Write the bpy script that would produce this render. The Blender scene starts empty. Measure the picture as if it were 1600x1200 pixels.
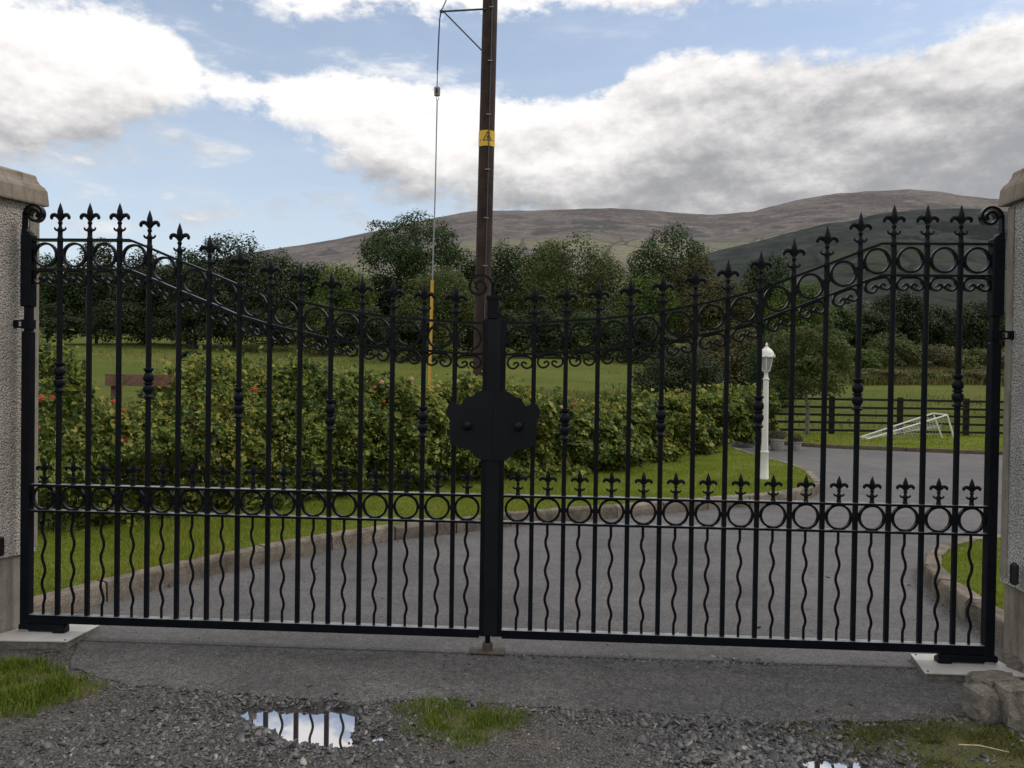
import bpy, math, random
import numpy as np
from math import sin, cos, pi, atan, radians, sqrt
from mathutils import Matrix, Vector

rng = np.random.default_rng(7)
random.seed(7)
SC = bpy.context.scene
COL = SC.collection

# ------------------------------------------------------------------ camera
FOC, PITCH, ROLL = 1200.0, atan(15 / 1200), 0.0145
CAM = np.array([0, 0, 1.5])
RM = (Matrix.Rotation(pi / 2 - PITCH, 3, 'X') @ Matrix.Rotation(ROLL, 3, 'Z'))
RN = np.array(RM)
cd = bpy.data.cameras.new('camera')
cam = bpy.data.objects.new('camera', cd)
COL.objects.link(cam)
cam.matrix_world = Matrix.Translation((0, 0, 1.5)) @ RM.to_4x4()
cd.sensor_width = 36
cd.lens = 27
cd.clip_start = 0.05
cd.clip_end = 20000
SC.camera = cam


def ray(px, py):
    return RN @ np.array([(px - 800) / FOC, -(py - 600) / FOC, -1])


def at(px, py, Y):
    d = ray(px, py)
    return CAM + d * Y / d[1]


def gnd(px, py, z=0.0):
    d = ray(px, py)
    return CAM + d * (z - 1.5) / d[2]


def ang(px, py):
    d = ray(px, py)
    d = d / np.linalg.norm(d)
    return math.atan2(d[0], d[1]), math.asin(d[2])


# ------------------------------------------------------------------ world, sun, exposure
SUN_EL, SUN_AZ = radians(50), radians(85)      # azimuth clockwise from +Y (view direction)
SUN_STRENGTH, SKY_STRENGTH, CLOUD_GAIN = 1.35, 0.15, 0.93
world = bpy.data.worlds.new('World')
SC.world = world
world.use_nodes = True
nt = world.node_tree
nt.nodes.clear()


class NB:
    """small node-building helper"""
    def __init__(s, tree):
        s.t = tree

    def n(s, typ, **kw):
        nd = s.t.nodes.new(typ)
        for k, v in kw.items():
            setattr(nd, k, v)
        return nd

    def put(s, sock, v):
        if hasattr(v, 'is_output') or isinstance(v, bpy.types.NodeSocket):
            s.t.links.new(v, sock)
        else:
            sock.default_value = v

    def m(s, op, a, b=0.0, c=0.0, clamp=False):
        nd = s.n('ShaderNodeMath', operation=op, use_clamp=clamp)
        for i, v in enumerate((a, b, c)):
            s.put(nd.inputs[i], v)
        return nd.outputs[0]

    def step(s, x, lo, hi):
        nd = s.n('ShaderNodeMapRange', interpolation_type='SMOOTHSTEP')
        s.put(nd.inputs[0], x)
        s.put(nd.inputs[1], lo)
        s.put(nd.inputs[2], hi)
        return nd.outputs[0]

    def lin(s, x, lo, hi, a=0.0, b=1.0):
        nd = s.n('ShaderNodeMapRange')
        for i, v in enumerate((x, lo, hi, a, b)):
            s.put(nd.inputs[i], v)
        return nd.outputs[0]

    def mix(s, f, a, b, blend='MIX'):
        nd = s.n('ShaderNodeMix', data_type='RGBA', blend_type=blend)
        s.put(nd.inputs[0], f)
        for i, v in ((6, a), (7, b)):
            s.put(nd.inputs[i], tuple(v) + (1,) if isinstance(v, (tuple, list)) and len(v) == 3 else v)
        return nd.outputs[2]

    def noise(s, vec, scale, detail=4, rough=0.55, lac=2.0, dist=0.0):
        nd = s.n('ShaderNodeTexNoise')
        if vec is not None:
            s.put(nd.inputs['Vector'], vec)
        nd.inputs['Scale'].default_value = scale
        nd.inputs['Detail'].default_value = detail
        nd.inputs['Roughness'].default_value = rough
        nd.inputs['Lacunarity'].default_value = lac
        nd.inputs['Distortion'].default_value = dist
        return nd.outputs['Fac']

    def voro(s, vec, scale, feature='F1', out='Distance'):
        nd = s.n('ShaderNodeTexVoronoi', feature=feature)
        if vec is not None:
            s.put(nd.inputs['Vector'], vec)
        nd.inputs['Scale'].default_value = scale
        return nd.outputs[out]

    def ramp(s, fac, stops):
        nd = s.n('ShaderNodeValToRGB')
        s.put(nd.inputs[0], fac)
        el = nd.color_ramp.elements
        while len(el) < len(stops):
            el.new(0.5)
        for e, (p, c) in zip(el, stops):
            e.position = p
            e.color = tuple(c) + (1,)
        return nd.outputs[0]

    def curve(s, x, pts):
        nd = s.n('ShaderNodeFloatCurve')
        c = nd.mapping.curves[0]
        pts = sorted(pts)
        c.points[0].location = pts[0]
        c.points[1].location = pts[-1]
        for p in pts[1:-1]:
            c.points.new(*p)
        for p in c.points:
            p.handle_type = 'AUTO'
        nd.mapping.update()
        s.put(nd.inputs['Value'], x)
        return nd.outputs[0]

    def scalev(s, vec, sc):
        nd = s.n('ShaderNodeVectorMath', operation='MULTIPLY')
        s.put(nd.inputs[0], vec)
        nd.inputs[1].default_value = sc
        return nd.outputs[0]


w = NB(nt)
tc = w.n('ShaderNodeTexCoord').outputs['Generated']
sep = w.n('ShaderNodeSeparateXYZ')
nt.links.new(tc, sep.inputs[0])
U = w.m('ARCTAN2', sep.outputs[0], sep.outputs[1])
V = w.m('ARCSINE', sep.outputs[2])
US = 2.4
un = w.m('ADD', w.m('DIVIDE', U, US), 0.5, clamp=True)


def cpts(pts, vs=1.0, off=0.2):
    out = []
    for px, py in pts:
        u, v = ang(px, py)
        out.append((u / US + 0.5, (v + off) / vs))
    e0, e1 = min(out), max(out)
    return [(0.0, e0[1])] + out + [(1.0, e1[1])]


def edge(pts):
    return w.m('SUBTRACT', w.curve(un, cpts(pts)), 0.2)


TOP = edge([(-300, -70), (-150, -60), (0, -40), (60, -8), (130, 3), (200, 14), (262, 40), (305, 85), (335, 112), (450, 114),
            (515, 102), (600, 100), (690, 124), (780, 130), (880, 146), (940, 128), (1000, 95), (1080, 66), (1200, 78),
            (1330, 74), (1420, 50), (1500, 28), (1600, 2), (1800, -50)])
BOT = edge([(-300, 330), (-100, 300), (0, 272), (100, 243), (200, 214), (270, 190), (320, 172), (360, 165), (430, 176), (470, 200),
            (520, 250), (580, 285), (640, 305), (720, 325), (800, 345), (900, 372), (1000, 430), (1600, 520), (1900, 520)])
DECK = edge([(-300, -120), (0, -70), (200, -40), (330, -12), (400, 8), (430, 18), (500, 30), (600, 32), (700, 34), (800, 36), (900, 18), (980, 24),
             (1060, 30), (1150, 8), (1250, -6), (1400, -20), (1600, -45), (1900, -90)])
vec = w.scalev(tc, (1, 1, 1.7))
n1 = w.noise(vec, 6.0, 9, 0.56)
nb = w.noise(w.scalev(tc, (1, 1, 2.4)), 5.0, 5, 0.5)
n2 = w.noise(vec, 22.0, 6, 0.62)
n3 = w.noise(w.scalev(tc, (1, 1, 3.2)), 9.0, 7, 0.58)
n4 = w.noise(vec, 62.0, 5, 0.6)
sh = w.n('ShaderNodeVectorMath', operation='ADD')
nt.links.new(vec, sh.inputs[0])
sh.inputs[1].default_value = (0.004, 0.0, 0.022)
n1u = w.noise(sh.outputs[0], 6.0, 9, 0.56)
n2u = w.noise(sh.outputs[0], 22.0, 6, 0.62)
relief = w.m('ADD', w.m('SUBTRACT', n1, n1u), w.m('MULTIPLY', w.m('SUBTRACT', n2, n2u), 0.6))
bil = w.m('ABSOLUTE', w.m('SUBTRACT', n2, 0.5))
nn = w.m('ADD', w.m('MULTIPLY', w.m('SUBTRACT', n1, 0.5), 0.080), w.m('MULTIPLY', w.m('SUBTRACT', n2, 0.5), 0.042))
nn = w.m('ADD', nn, w.m('MULTIPLY', w.m('SUBTRACT', n4, 0.5), 0.018))
nn = w.m('SUBTRACT', nn, w.m('MULTIPLY', w.m('SUBTRACT', bil, 0.06), 0.03))
below = w.m('SUBTRACT', TOP, V)
e1 = w.m('MINIMUM', below, w.m('MULTIPLY', w.m('SUBTRACT', V, BOT), 0.5))
d1 = w.step(w.m('ADD', e1, nn), -0.004, 0.017)
d2 = w.step(w.m('ADD', w.m('SUBTRACT', V, DECK), w.m('MULTIPLY', nn, 1.5)), -0.008, 0.020)
# overhead deck shaped nearly solid and white for the puddle's reflection
d2 = w.m('MULTIPLY', d2, w.lin(w.step(n1, 0.30, 0.46), 0, 1, .82, 1))
wis = w.m('MULTIPLY', w.step(n3, 0.52, 0.72), 0.75)
wis = w.m('MULTIPLY', wis, w.step(V, 0.10, 0.17))
d3 = w.m('MULTIPLY', wis, w.m('SUBTRACT', 1.0, w.step(V, 0.36, 0.44)))
dens = w.m('MAXIMUM', w.m('MAXIMUM', d1, d2), d3)
# white crests, grey undersides
crest = w.m('SUBTRACT', 1.0, w.lin(below, 0.0, 0.135))
lift = w.curve(un, [(0, .50), (.26, .50), (.36, .44), (.45, .36), (.55, .22), (.68, .08), (.8, .05), (1, .08)])
lf = w.m('ADD', w.m('MULTIPLY', crest, 0.74), lift)
lf = w.m('ADD', lf, w.m('MULTIPLY', w.m('SUBTRACT', nb, 0.5), 1.3))
lf = w.m('ADD', lf, w.m('MULTIPLY', relief, 1.05))
lf = w.m('ADD', lf, w.m('MULTIPLY', w.m('SUBTRACT', n4, 0.5), 0.10))
lf = w.m('ADD', lf, w.m('MULTIPLY', w.m('SUBTRACT', n3, 0.5), 0.55))
lf = w.step(lf, -0.05, 1.05)
lf = w.m('MAXIMUM', lf, w.m('MULTIPLY', d2, w.lin(n1, .3, .6, .80, 1.0)))
lf = w.m('MAXIMUM', lf, w.m('MULTIPLY', d3, w.m('SUBTRACT', .9, d1)))
ccol = w.mix(lf, (0.36, 0.365, 0.385), (1.06, 1.03, 1.01))
g = CLOUD_GAIN / SKY_STRENGTH
ccol = w.mix(1.0, ccol, (g, g, g), 'MULTIPLY')
sky = w.n('ShaderNodeTexSky', sky_type='NISHITA')
sky.sun_disc = False
sky.sun_elevation = SUN_EL
sky.sun_rotation = SUN_AZ
sky.air_density = 1.0
sky.dust_density = 1.2
sky.ozone_density = 1.4
# thin high veil that pales the blue, thicker towards the horizon
veil = w.m('ADD', w.lin(V, 0.05, 0.45, 0.54, 0.25), w.m('MULTIPLY', w.m('SUBTRACT', n3, 0.5), 0.25), clamp=True)
vc = 0.80 / SKY_STRENGTH
clear = w.mix(veil, sky.outputs[0], (vc * .93, vc * .98, vc * 1.0))
out = w.mix(dens, clear, ccol)
bg = w.n('ShaderNodeBackground')
nt.links.new(out, bg.inputs[0])
bg.inputs[1].default_value = SKY_STRENGTH
wo = w.n('ShaderNodeOutputWorld')
nt.links.new(bg.outputs[0], wo.inputs[0])

sd = bpy.data.lights.new('sun', 'SUN')
sd.energy = SUN_STRENGTH
sd.angle = radians(18)
sd.color = (1.0, 0.93, 0.84)
sun = bpy.data.objects.new('sun', sd)
COL.objects.link(sun)
sdir = Vector((sin(SUN_AZ) * cos(SUN_EL), cos(SUN_AZ) * cos(SUN_EL), sin(SUN_EL)))
sun.rotation_euler = sdir.to_track_quat('Z', 'Y').to_euler()
sun.location = (0, 0, 60)

SC.view_settings.view_transform = 'Standard'
SC.view_settings.look = 'None'
SC.view_settings.exposure = 0.15
SC.view_settings.gamma = 1.0
SC.view_settings.use_curve_mapping = False
SC.render.engine = 'CYCLES'
SC.cycles.use_denoising = True
SC.cycles.max_bounces = 6
SC.cycles.transparent_max_bounces = 6


# ------------------------------------------------------------------ materials
def principled(name):
    m = bpy.data.materials.new(name)
    m.use_nodes = True
    t = m.node_tree
    t.nodes.clear()
    b = NB(t)
    p = b.n('ShaderNodeBsdfPrincipled')
    o = b.n('ShaderNodeOutputMaterial')
    t.links.new(p.outputs[0], o.inputs[0])
    return m, b, p, o


def bump(b, p, h, strength, dist):
    bn = b.n('ShaderNodeBump')
    b.put(bn.inputs['Height'], h)
    bn.inputs['Strength'].default_value = strength
    bn.inputs['Distance'].default_value = dist
    b.t.links.new(bn.outputs[0], p.inputs['Normal'])


def simple(name, c1, c2=None, scale=3.0, rough=0.6, bscale=40, bstr=0.2, bdist=0.004, spec=0.4, coat=0.0, fine=0.35):
    m, b, p, o = principled(name)
    c2 = c2 or c1
    co = b.n('ShaderNodeTexCoord').outputs['Object']
    n = b.noise(co, scale, 6, 0.6)
    f = b.noise(co, bscale, 4, 0.6)
    col = b.mix(b.step(n, 0.3, 0.7), c1, c2)
    k = b.lin(f, 0.25, 0.75, 1 - fine, 1 + fine)
    cc = b.n('ShaderNodeCombineColor')
    for i in range(3):
        b.t.links.new(k, cc.inputs[i])
    col = b.mix(1.0, col, cc.outputs[0], 'MULTIPLY')
    b.put(p.inputs['Base Color'], col)
    p.inputs['Roughness'].default_value = rough
    p.inputs['Specular IOR Level'].default_value = spec
    p.inputs['Coat Weight'].default_value = coat
    bump(b, p, f, bstr, bdist)
    return m


def leafmat(name, stops, trans=0.3, vscale=0.5, vamp=0.35, rough=0.55, iso=1.0):
    """foliage: each leaf its own tint (random per island) and slow drift through the plant"""
    m, b, p, o = principled(name)
    isl = b.n('ShaderNodeNewGeometry').outputs['Random Per Island']
    co = b.n('ShaderNodeTexCoord').outputs['Object']
    nz = b.noise(co, vscale, 3, 0.6)
    isl = b.lin(isl, 0, 1, .5 - iso * .5, .5 + iso * .5)
    f = b.m('ADD', isl, b.m('MULTIPLY', b.m('SUBTRACT', nz, 0.5), vamp * 4), clamp=True)
    col = b.ramp(f, stops)
    b.put(p.inputs['Base Color'], col)
    p.inputs['Roughness'].default_value = rough
    p.inputs['Specular IOR Level'].default_value = 0.18
    tr = b.n('ShaderNodeBsdfTranslucent')
    b.put(tr.inputs[0], col)
    mx = b.n('ShaderNodeMixShader')
    mx.inputs[0].default_value = trans
    b.t.links.new(p.outputs[0], mx.inputs[1])
    b.t.links.new(tr.outputs[0], mx.inputs[2])
    b.t.links.new(mx.outputs[0], o.inputs[0])
    return m


def stained(name, c1, c2, streak, algae):
    m, b, p, o = principled(name)
    co = b.n('ShaderNodeTexCoord').outputs['Object']
    n = b.noise(co, 6, 6, .62)
    col = b.mix(b.step(n, .3, .7), c1, c2)
    sk = b.noise(b.scalev(co, (1, 1, .06)), 26, 5, .65)
    col = b.mix(b.m('MULTIPLY', b.step(sk, .50, .66), .7), col, streak)
    ag = b.m('MULTIPLY', b.noise(b.scalev(co, (1, 1, .35)), 7, 5, .7), 1.0)
    col = b.mix(b.m('MULTIPLY', b.step(ag, .52, .66), .55), col, algae)
    f = b.noise(co, 110, 4, .65)
    k = b.lin(f, .25, .75, .8, 1.2)
    cc = b.n('ShaderNodeCombineColor')
    for i in range(3):
        b.t.links.new(k, cc.inputs[i])
    col = b.mix(1.0, col, cc.outputs[0], 'MULTIPLY')
    b.put(p.inputs['Base Color'], col)
    p.inputs['Roughness'].default_value = .88
    p.inputs['Specular IOR Level'].default_value = .2
    bump(b, p, f, .4, .003)
    return m


def tarmac(name, dark, light, spec_amt, scale=260.0):
    m, b, p, o = principled(name)
    co = b.n('ShaderNodeTexCoord').outputs['Object']
    big = b.noise(co, 0.55, 5, 0.62)
    mid = b.noise(b.scalev(co, (0.7, 1.6, 1)), 3.2, 5, 0.65)
    col = b.mix(b.step(b.m('ADD', b.m('MULTIPLY', big, .55), b.m('MULTIPLY', mid, .45)), 0.36, 0.64), dark, light)
    chip = b.voro(co, scale, 'F1', 'Color')
    cs = b.n('ShaderNodeSeparateColor')
    b.t.links.new(chip, cs.inputs[0])
    k = b.lin(cs.outputs[0], 0, 1, 1 - spec_amt, 1 + spec_amt)
    chip2 = b.voro(co, scale * 0.28, 'F1', 'Color')
    cs2 = b.n('ShaderNodeSeparateColor')
    b.t.links.new(chip2, cs2.inputs[0])
    k = b.m('MULTIPLY', k, b.lin(cs2.outputs[1], 0, 1, 1 - spec_amt * .55, 1 + spec_amt * .55))
    # worn lanes, damp patches and old stains
    st = b.noise(co, 1.15, 7, .68, dist=.6)
    k = b.m('MULTIPLY', k, b.lin(b.step(st, .36, .5), 0, 1, .80, 1.0))
    sm = b.noise(b.scalev(co, (1, .45, 1)), 6.5, 5, .7)
    k = b.m('MULTIPLY', k, b.lin(b.step(sm, .56, .72), 0, 1, 1.0, 1.14))
    sp_ = b.noise(co, 17, 3, .5)
    k = b.m('MULTIPLY', k, b.lin(b.step(sp_, .70, .76), 0, 1, 1.0, .62))
    cc = b.n('ShaderNodeCombineColor')
    for i in range(3):
        b.t.links.new(k, cc.inputs[i])
    col = b.mix(1.0, col, cc.outputs[0], 'MULTIPLY')
    lights = b.step(cs.outputs[2], 0.975, 0.985)
    col = b.mix(b.m('MULTIPLY', lights, 0.5), col, (0.34, 0.33, 0.31))
    b.put(p.inputs['Base Color'], col)
    p.inputs['Roughness'].default_value = 0.78
    p.inputs['Specular IOR Level'].default_value = 0.35
    h = b.m('ADD', b.voro(co, scale), b.m('MULTIPLY', mid, 2.0))
    bump(b, p, h, 0.5, 0.004)
    return m


def roughcast(name, base, pit):
    m, b, p, o = principled(name)
    co = b.n('ShaderNodeTexCoord').outputs['Object']
    v = b.voro(co, 95)
    n = b.noise(co, 60, 5, 0.7)
    big = b.noise(co, 2.2, 4, 0.6)
    h = b.m('ADD', b.m('MULTIPLY', v, -0.8), n)
    c0 = b.mix(b.step(big, .3, .7), base, tuple(x * .70 for x in base))
    col = b.mix(b.step(n, 0.50, 0.40), c0, c0)
    pits = b.step(b.noise(co, 120, 2, 0.6), 0.52, 0.60)
    col = b.mix(b.m('MULTIPLY', pits, 0.9), col, pit)
    b.put(p.inputs['Base Color'], col)
    p.inputs['Roughness'].default_value = 0.9
    p.inputs['Specular IOR Level'].default_value = 0.2
    bump(b, p, h, 1.0, 0.012)
    return m


M = {}
M['iron'] = simple('iron_paint', (0.0040, 0.0052, 0.0085), (0.007, 0.0085, 0.0125), 6, 0.38, 160, 0.3, 0.0014, 0.11)
M['rail'] = simple('wet_iron_rail', (0.0045, 0.0055, 0.008), (0.007, 0.008, 0.011), 6, 0.24, 160, 0.06, 0.001, 0.10)
M['iron_fine'] = simple('cover_paint', (0.005, 0.006, 0.009), (0.008, 0.009, 0.012), 4, 0.5, 300, 0.35, 0.0012, 0.16)
M['drive'] = tarmac('drive_tarmac', (0.074, 0.073, 0.077), (0.114, 0.112, 0.116), 0.38)
M['apron'] = tarmac('apron_tarmac', (0.062, 0.061, 0.063), (0.096, 0.094, 0.094), 0.5, 190)
M['cast_l'] = roughcast('roughcast_warm', (0.60, 0.55, 0.515), (0.17, 0.15, 0.14))
M['cast_r'] = roughcast('roughcast_grey', (0.64, 0.63, 0.62), (0.09, 0.09, 0.09))
M['plaster'] = stained('plinth_render', (0.23, 0.21, 0.185), (0.31, 0.285, 0.25), (0.15, 0.13, 0.105), (0.13, 0.115, 0.075))
M['capstone'] = stained('cap_concrete', (0.20, 0.168, 0.14), (0.27, 0.23, 0.195), (0.14, 0.115, 0.095), (0.12, 0.11, 0.08))
M['kerb'] = simple('kerb_concrete', (0.10, 0.085, 0.068), (0.205, 0.178, 0.148), 7, 0.9, 90, 0.8, 0.008, 0.2, fine=.45)
_m = M['kerb']
_b = NB(_m.node_tree)
_p = next(n_ for n_ in _m.node_tree.nodes if n_.type == 'BSDF_PRINCIPLED')
_src = _p.inputs['Base Color'].links[0].from_socket
_oi = _b.n('ShaderNodeObjectInfo').outputs['Random']
_k = _b.lin(_oi, 0, 1, .78, 1.22)
_cc = _b.n('ShaderNodeCombineColor')
for _i in range(3):
    _m.node_tree.links.new(_k, _cc.inputs[_i])
_b.put(_p.inputs['Base Color'], _b.mix(1.0, _src, _cc.outputs[0], 'MULTIPLY'))
M['block'] = simple('broken_concrete', (0.12, 0.11, 0.095), (0.24, 0.22, 0.19), 14, 0.95, 120, 0.8, 0.01, 0.2, fine=.4)
M['plate'] = simple('galvanised_plate', (0.40, 0.39, 0.38), (0.52, 0.51, 0.50), 7, 0.5, 200, 0.1, 0.001, 0.5, fine=.1)
M['zinc'] = simple('galvanised_foot', (0.20, 0.20, 0.20), (0.3, 0.3, 0.3), 10, 0.5, 200, 0.2, 0.001, 0.5)
M['rust'] = simple('rusty_metal', (0.055, 0.045, 0.04), (0.095, 0.075, 0.062), 30, 0.8, 200, 0.4, 0.002)
M['black'] = simple('black_plastic', (0.012, 0.012, 0.013), None, 5, 0.4, 100, 0.05, 0.001)
M['white'] = simple('white_paint', (0.72, 0.71, 0.68), (0.60, 0.60, 0.57), 6, 0.45, 60, 0.05, 0.001, 0.4, fine=.06)
M['pole'] = simple('creosoted_wood', (0.022, 0.014, 0.012), (0.050, 0.029, 0.024), 3, 0.8, 30, 0.5, 0.01, 0.25)
M['wood'] = simple('brown_timber', (0.15, 0.080, 0.058), (0.22, 0.125, 0.09), 5, 0.75, 40, 0.4, 0.005, 0.25)
M['fence'] = simple('stained_fence', (0.010, 0.008, 0.007), (0.022, 0.016, 0.013), 6, 0.75, 40, 0.4, 0.005, 0.25)
M['steel'] = simple('dull_steel', (0.30, 0.31, 0.33), (0.22, 0.23, 0.25), 8, 0.5, 120, 0.1, 0.001)
M['darksteel'] = simple('dark_steel', (0.05, 0.055, 0.07), None, 8, 0.5, 120, 0.1, 0.001)
M['blue'] = simple('blue_sleeve', (0.03, 0.06, 0.22), None, 8, 0.5, 120, 0.1, 0.001)
M['yellow'] = simple('yellow_plastic', (0.60, 0.35, 0.045), (0.52, 0.30, 0.04), 4, 0.5, 60, 0.05, 0.001, fine=.08)
M['signy'] = simple('sign_yellow', (0.70, 0.45, 0.03), (0.6, 0.38, 0.03), 6, 0.5, 60, 0.03, 0.001, fine=.08)
M['signink'] = simple('sign_ink', (0.07, 0.022, 0.012), None, 6, 0.5, 60, 0.03, 0.001)
M['pot'] = simple('grey_pot', (0.22, 0.215, 0.20), (0.3, 0.29, 0.27), 8, 0.8, 60, 0.2, 0.003)
M['bark'] = simple('bark', (0.05, 0.042, 0.033), (0.10, 0.085, 0.07), 4, 0.9, 25, 0.7, 0.03, 0.2)
M['palebark'] = simple('pale_bark', (0.09, 0.08, 0.065), (0.20, 0.185, 0.155), 9, 0.9, 40, 0.5, 0.01, 0.2)
M['stalk'] = simple('dry_stalk', (0.42, 0.36, 0.22), None, 9, 0.8, 40, 0.2, 0.002)
M['twig'] = simple('twig', (0.06, 0.045, 0.03), None, 9, 0.9, 40, 0.2, 0.002)
M['soil'] = simple('lawn_soil', (0.085, 0.115, 0.020), (0.135, 0.150, 0.030), 6, 0.95, 60, 0.6, 0.01, 0.1, fine=.5)
M['hip'] = simple('rose_red', (0.50, 0.060, 0.028), (0.58, 0.13, 0.05), 30, 0.5, 90, 0.1, 0.002)
M['pinkrose'] = simple('rose_pink', (0.62, 0.30, 0.25), (0.7, 0.4, 0.33), 30, 0.6, 90, 0.1, 0.002)
M['grass'] = leafmat('lawn_grass', [(0, (0.12, 0.185, 0.018)), (.5, (0.20, 0.26, 0.026)), (.85, (0.28, 0.30, 0.045)), (1, (0.36, 0.33, 0.11))], .35, 1.2, .3)
M['vgrass'] = leafmat('verge_grass', [(0, (0.06, 0.11, 0.012)), (.5, (0.115, 0.18, 0.02)), (.9, (0.19, 0.22, 0.035)), (1, (0.30, 0.26, 0.11))], .35, 4, .25)
M['mossgrass'] = leafmat('mossy_grass', [(0, (0.04, 0.055, 0.010)), (.5, (0.085, 0.095, 0.018)), (.9, (0.14, 0.14, 0.035)), (1, (0.22, 0.19, 0.09))], .3, 5, .3)
M['rough'] = leafmat('rough_pasture', [(0, (0.06, 0.08, 0.018)), (.5, (0.11, 0.115, 0.03)), (1, (0.21, 0.165, 0.075))], .3, .25, .5)
M['hedge'] = leafmat('rose_leaves', [(0, (0.022, 0.045, 0.009)), (.36, (0.060, 0.102, 0.016)), (.66, (0.150, 0.190, 0.030)), (.92, (0.27, 0.28, 0.055)), (1, (0.32, 0.27, 0.07))], .35, .8, .30)
M['stem'] = simple('brown_stem', (0.075, 0.055, 0.035), (0.11, 0.09, 0.055), 8, 0.9, 40, 0.3, 0.003)
M['oak'] = leafmat('oak_leaves', [(0, (0.0189, 0.0378, 0.0135)), (0.5, (0.0405, 0.0702, 0.0203)), (1, (0.0743, 0.1148, 0.0297))], .22, .18, .34, iso=.42)
M['dark'] = leafmat('dark_leaves', [(0, (0.0156, 0.026, 0.0117)), (0.5, (0.0312, 0.0468, 0.0182)), (1, (0.0585, 0.0754, 0.026))], .2, .18, .34, iso=.42)
M['olive'] = leafmat('olive_leaves', [(0, (0.0364, 0.0546, 0.0156)), (0.5, (0.0754, 0.0975, 0.026)), (1, (0.1365, 0.1495, 0.0442))], .25, .18, .34, iso=.42)
M['bright'] = leafmat('bright_leaves', [(0, (0.036, 0.0696, 0.0144)), (0.5, (0.072, 0.1176, 0.0216)), (1, (0.144, 0.18, 0.036))], .28, .3, .34, iso=.42)
M['brown'] = leafmat('brown_leaves', [(0, (0.042, 0.0456, 0.018)), (0.5, (0.0816, 0.078, 0.0288)), (1, (0.144, 0.12, 0.054))], .22, .2, .34, iso=.42)
M['heath'] = leafmat('planter_leaves', [(0, (0.05, 0.04, 0.035)), (.5, (0.09, 0.075, 0.055)), (1, (0.13, 0.13, 0.06))], .2, 3, .25)

# glossy upper rail faces, sky highlight painted in as pale grey
m, b, p, o = principled('painted_rail_sheen')
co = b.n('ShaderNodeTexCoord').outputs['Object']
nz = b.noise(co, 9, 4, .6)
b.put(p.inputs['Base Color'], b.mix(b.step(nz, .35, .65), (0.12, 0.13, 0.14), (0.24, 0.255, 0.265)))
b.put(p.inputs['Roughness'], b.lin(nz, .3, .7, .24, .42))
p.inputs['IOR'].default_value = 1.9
M['railsheen'] = m
M['ironsheen'] = simple('painted_iron_sheen', (0.03, 0.032, 0.036), (0.06, 0.062, 0.066), 9, 0.3, 160, 0.05, 0.001, 0.6)  # lighter iron painting a highlight on upward faces of rings and scrolls


def paint_sheen(o, lim=.8):  # gives upward faces the material with the painted highlight
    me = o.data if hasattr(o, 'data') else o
    me.materials.append(M['railsheen'] if lim == .8 else M['ironsheen'])
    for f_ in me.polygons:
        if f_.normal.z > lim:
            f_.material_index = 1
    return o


# lamp glass
m, b, p, o = principled('lamp_glass')
p.inputs['Base Color'].default_value = (0.45, 0.47, 0.48, 1)
p.inputs['Roughness'].default_value = 0.25
p.inputs['Transmission Weight'].default_value = 0.35
M['glass'] = m

# water of the puddle: shiny skin over brown silt
m, b, p, o = principled('puddle_water')
co = b.n('ShaderNodeTexCoord').outputs['Object']
p.inputs['Base Color'].default_value = (0.05, 0.045, 0.04, 1)
p.inputs['Roughness'].default_value = 0.015
p.inputs['IOR'].default_value = 1.33
bump(b, p, b.noise(co, 6, 2, 0.5), 0.02, 0.004)
gl = b.n('ShaderNodeBsdfGlossy')
gl.inputs[0].default_value = (.95, .96, 1, 1)
gl.inputs['Roughness'].default_value = 0.015
mx = b.n('ShaderNodeMixShader')
mx.inputs[0].default_value = 0.62
b.t.links.new(p.outputs[0], mx.inputs[1])
b.t.links.new(gl.outputs[0], mx.inputs[2])
b.t.links.new(mx.outputs[0], o.inputs[0])
M['water'] = m

# stones
m, b, p, o = principled('slate_chips')
isl = b.n('ShaderNodeNewGeometry').outputs['Random Per Island']
co = b.n('ShaderNodeTexCoord').outputs['Object']
col = b.ramp(isl, [(0, (0.028, 0.028, 0.031)), (.35, (0.058, 0.058, 0.062)), (.7, (0.104, 0.103, 0.106)), (.98, (0.16, 0.157, 0.152)), (1, (0.32, 0.30, 0.28))])
wet = b.noise(co, 1.6, 4, 0.6)
col = b.mix(b.m('MULTIPLY', b.step(wet, .45, .62), .5), col, (0.035, 0.034, 0.036))
b.put(p.inputs['Base Color'], col)
b.put(p.inputs['Roughness'], b.lin(wet, .40, .58, .55, .26))
bump(b, p, b.noise(co, 120, 4, .65), .5, .004)
M['stone'] = m

# verge dirt with moss (moss amount is an attribute)
m, b, p, o = principled('verge_dirt')
co = b.n('ShaderNodeTexCoord').outputs['Object']
ab = b.n('ShaderNodeAttribute', attribute_name='moss').outputs['Fac']
n = b.noise(co, 9, 7, .68)
n_f = b.noise(co, 130, 4, .7)
col = b.mix(b.step(n, .35, .65), (0.026, 0.023, 0.021), (0.075, 0.068, 0.062))
gr = b.voro(co, 150, 'F1', 'Color')
cs = b.n('ShaderNodeSeparateColor')
b.t.links.new(gr, cs.inputs[0])
col = b.mix(b.m('MULTIPLY', b.step(cs.outputs[0], .5, .95), .65), col, (0.19, 0.18, 0.17))
mo = b.step(b.m('ADD', ab, b.m('MULTIPLY', b.m('SUBTRACT', b.noise(co, 22, 6, .7), .5), 1.3)), .32, .72)
col = b.mix(mo, col, b.mix(n_f, (0.035, 0.042, 0.008), (0.10, 0.10, 0.022)))
wt_ = b.n('ShaderNodeAttribute', attribute_name='wet').outputs['Fac']
col = b.mix(b.m('MULTIPLY', wt_, .65), col, (0.016, 0.014, 0.013))
b.put(p.inputs['Base Color'], col)
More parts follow.
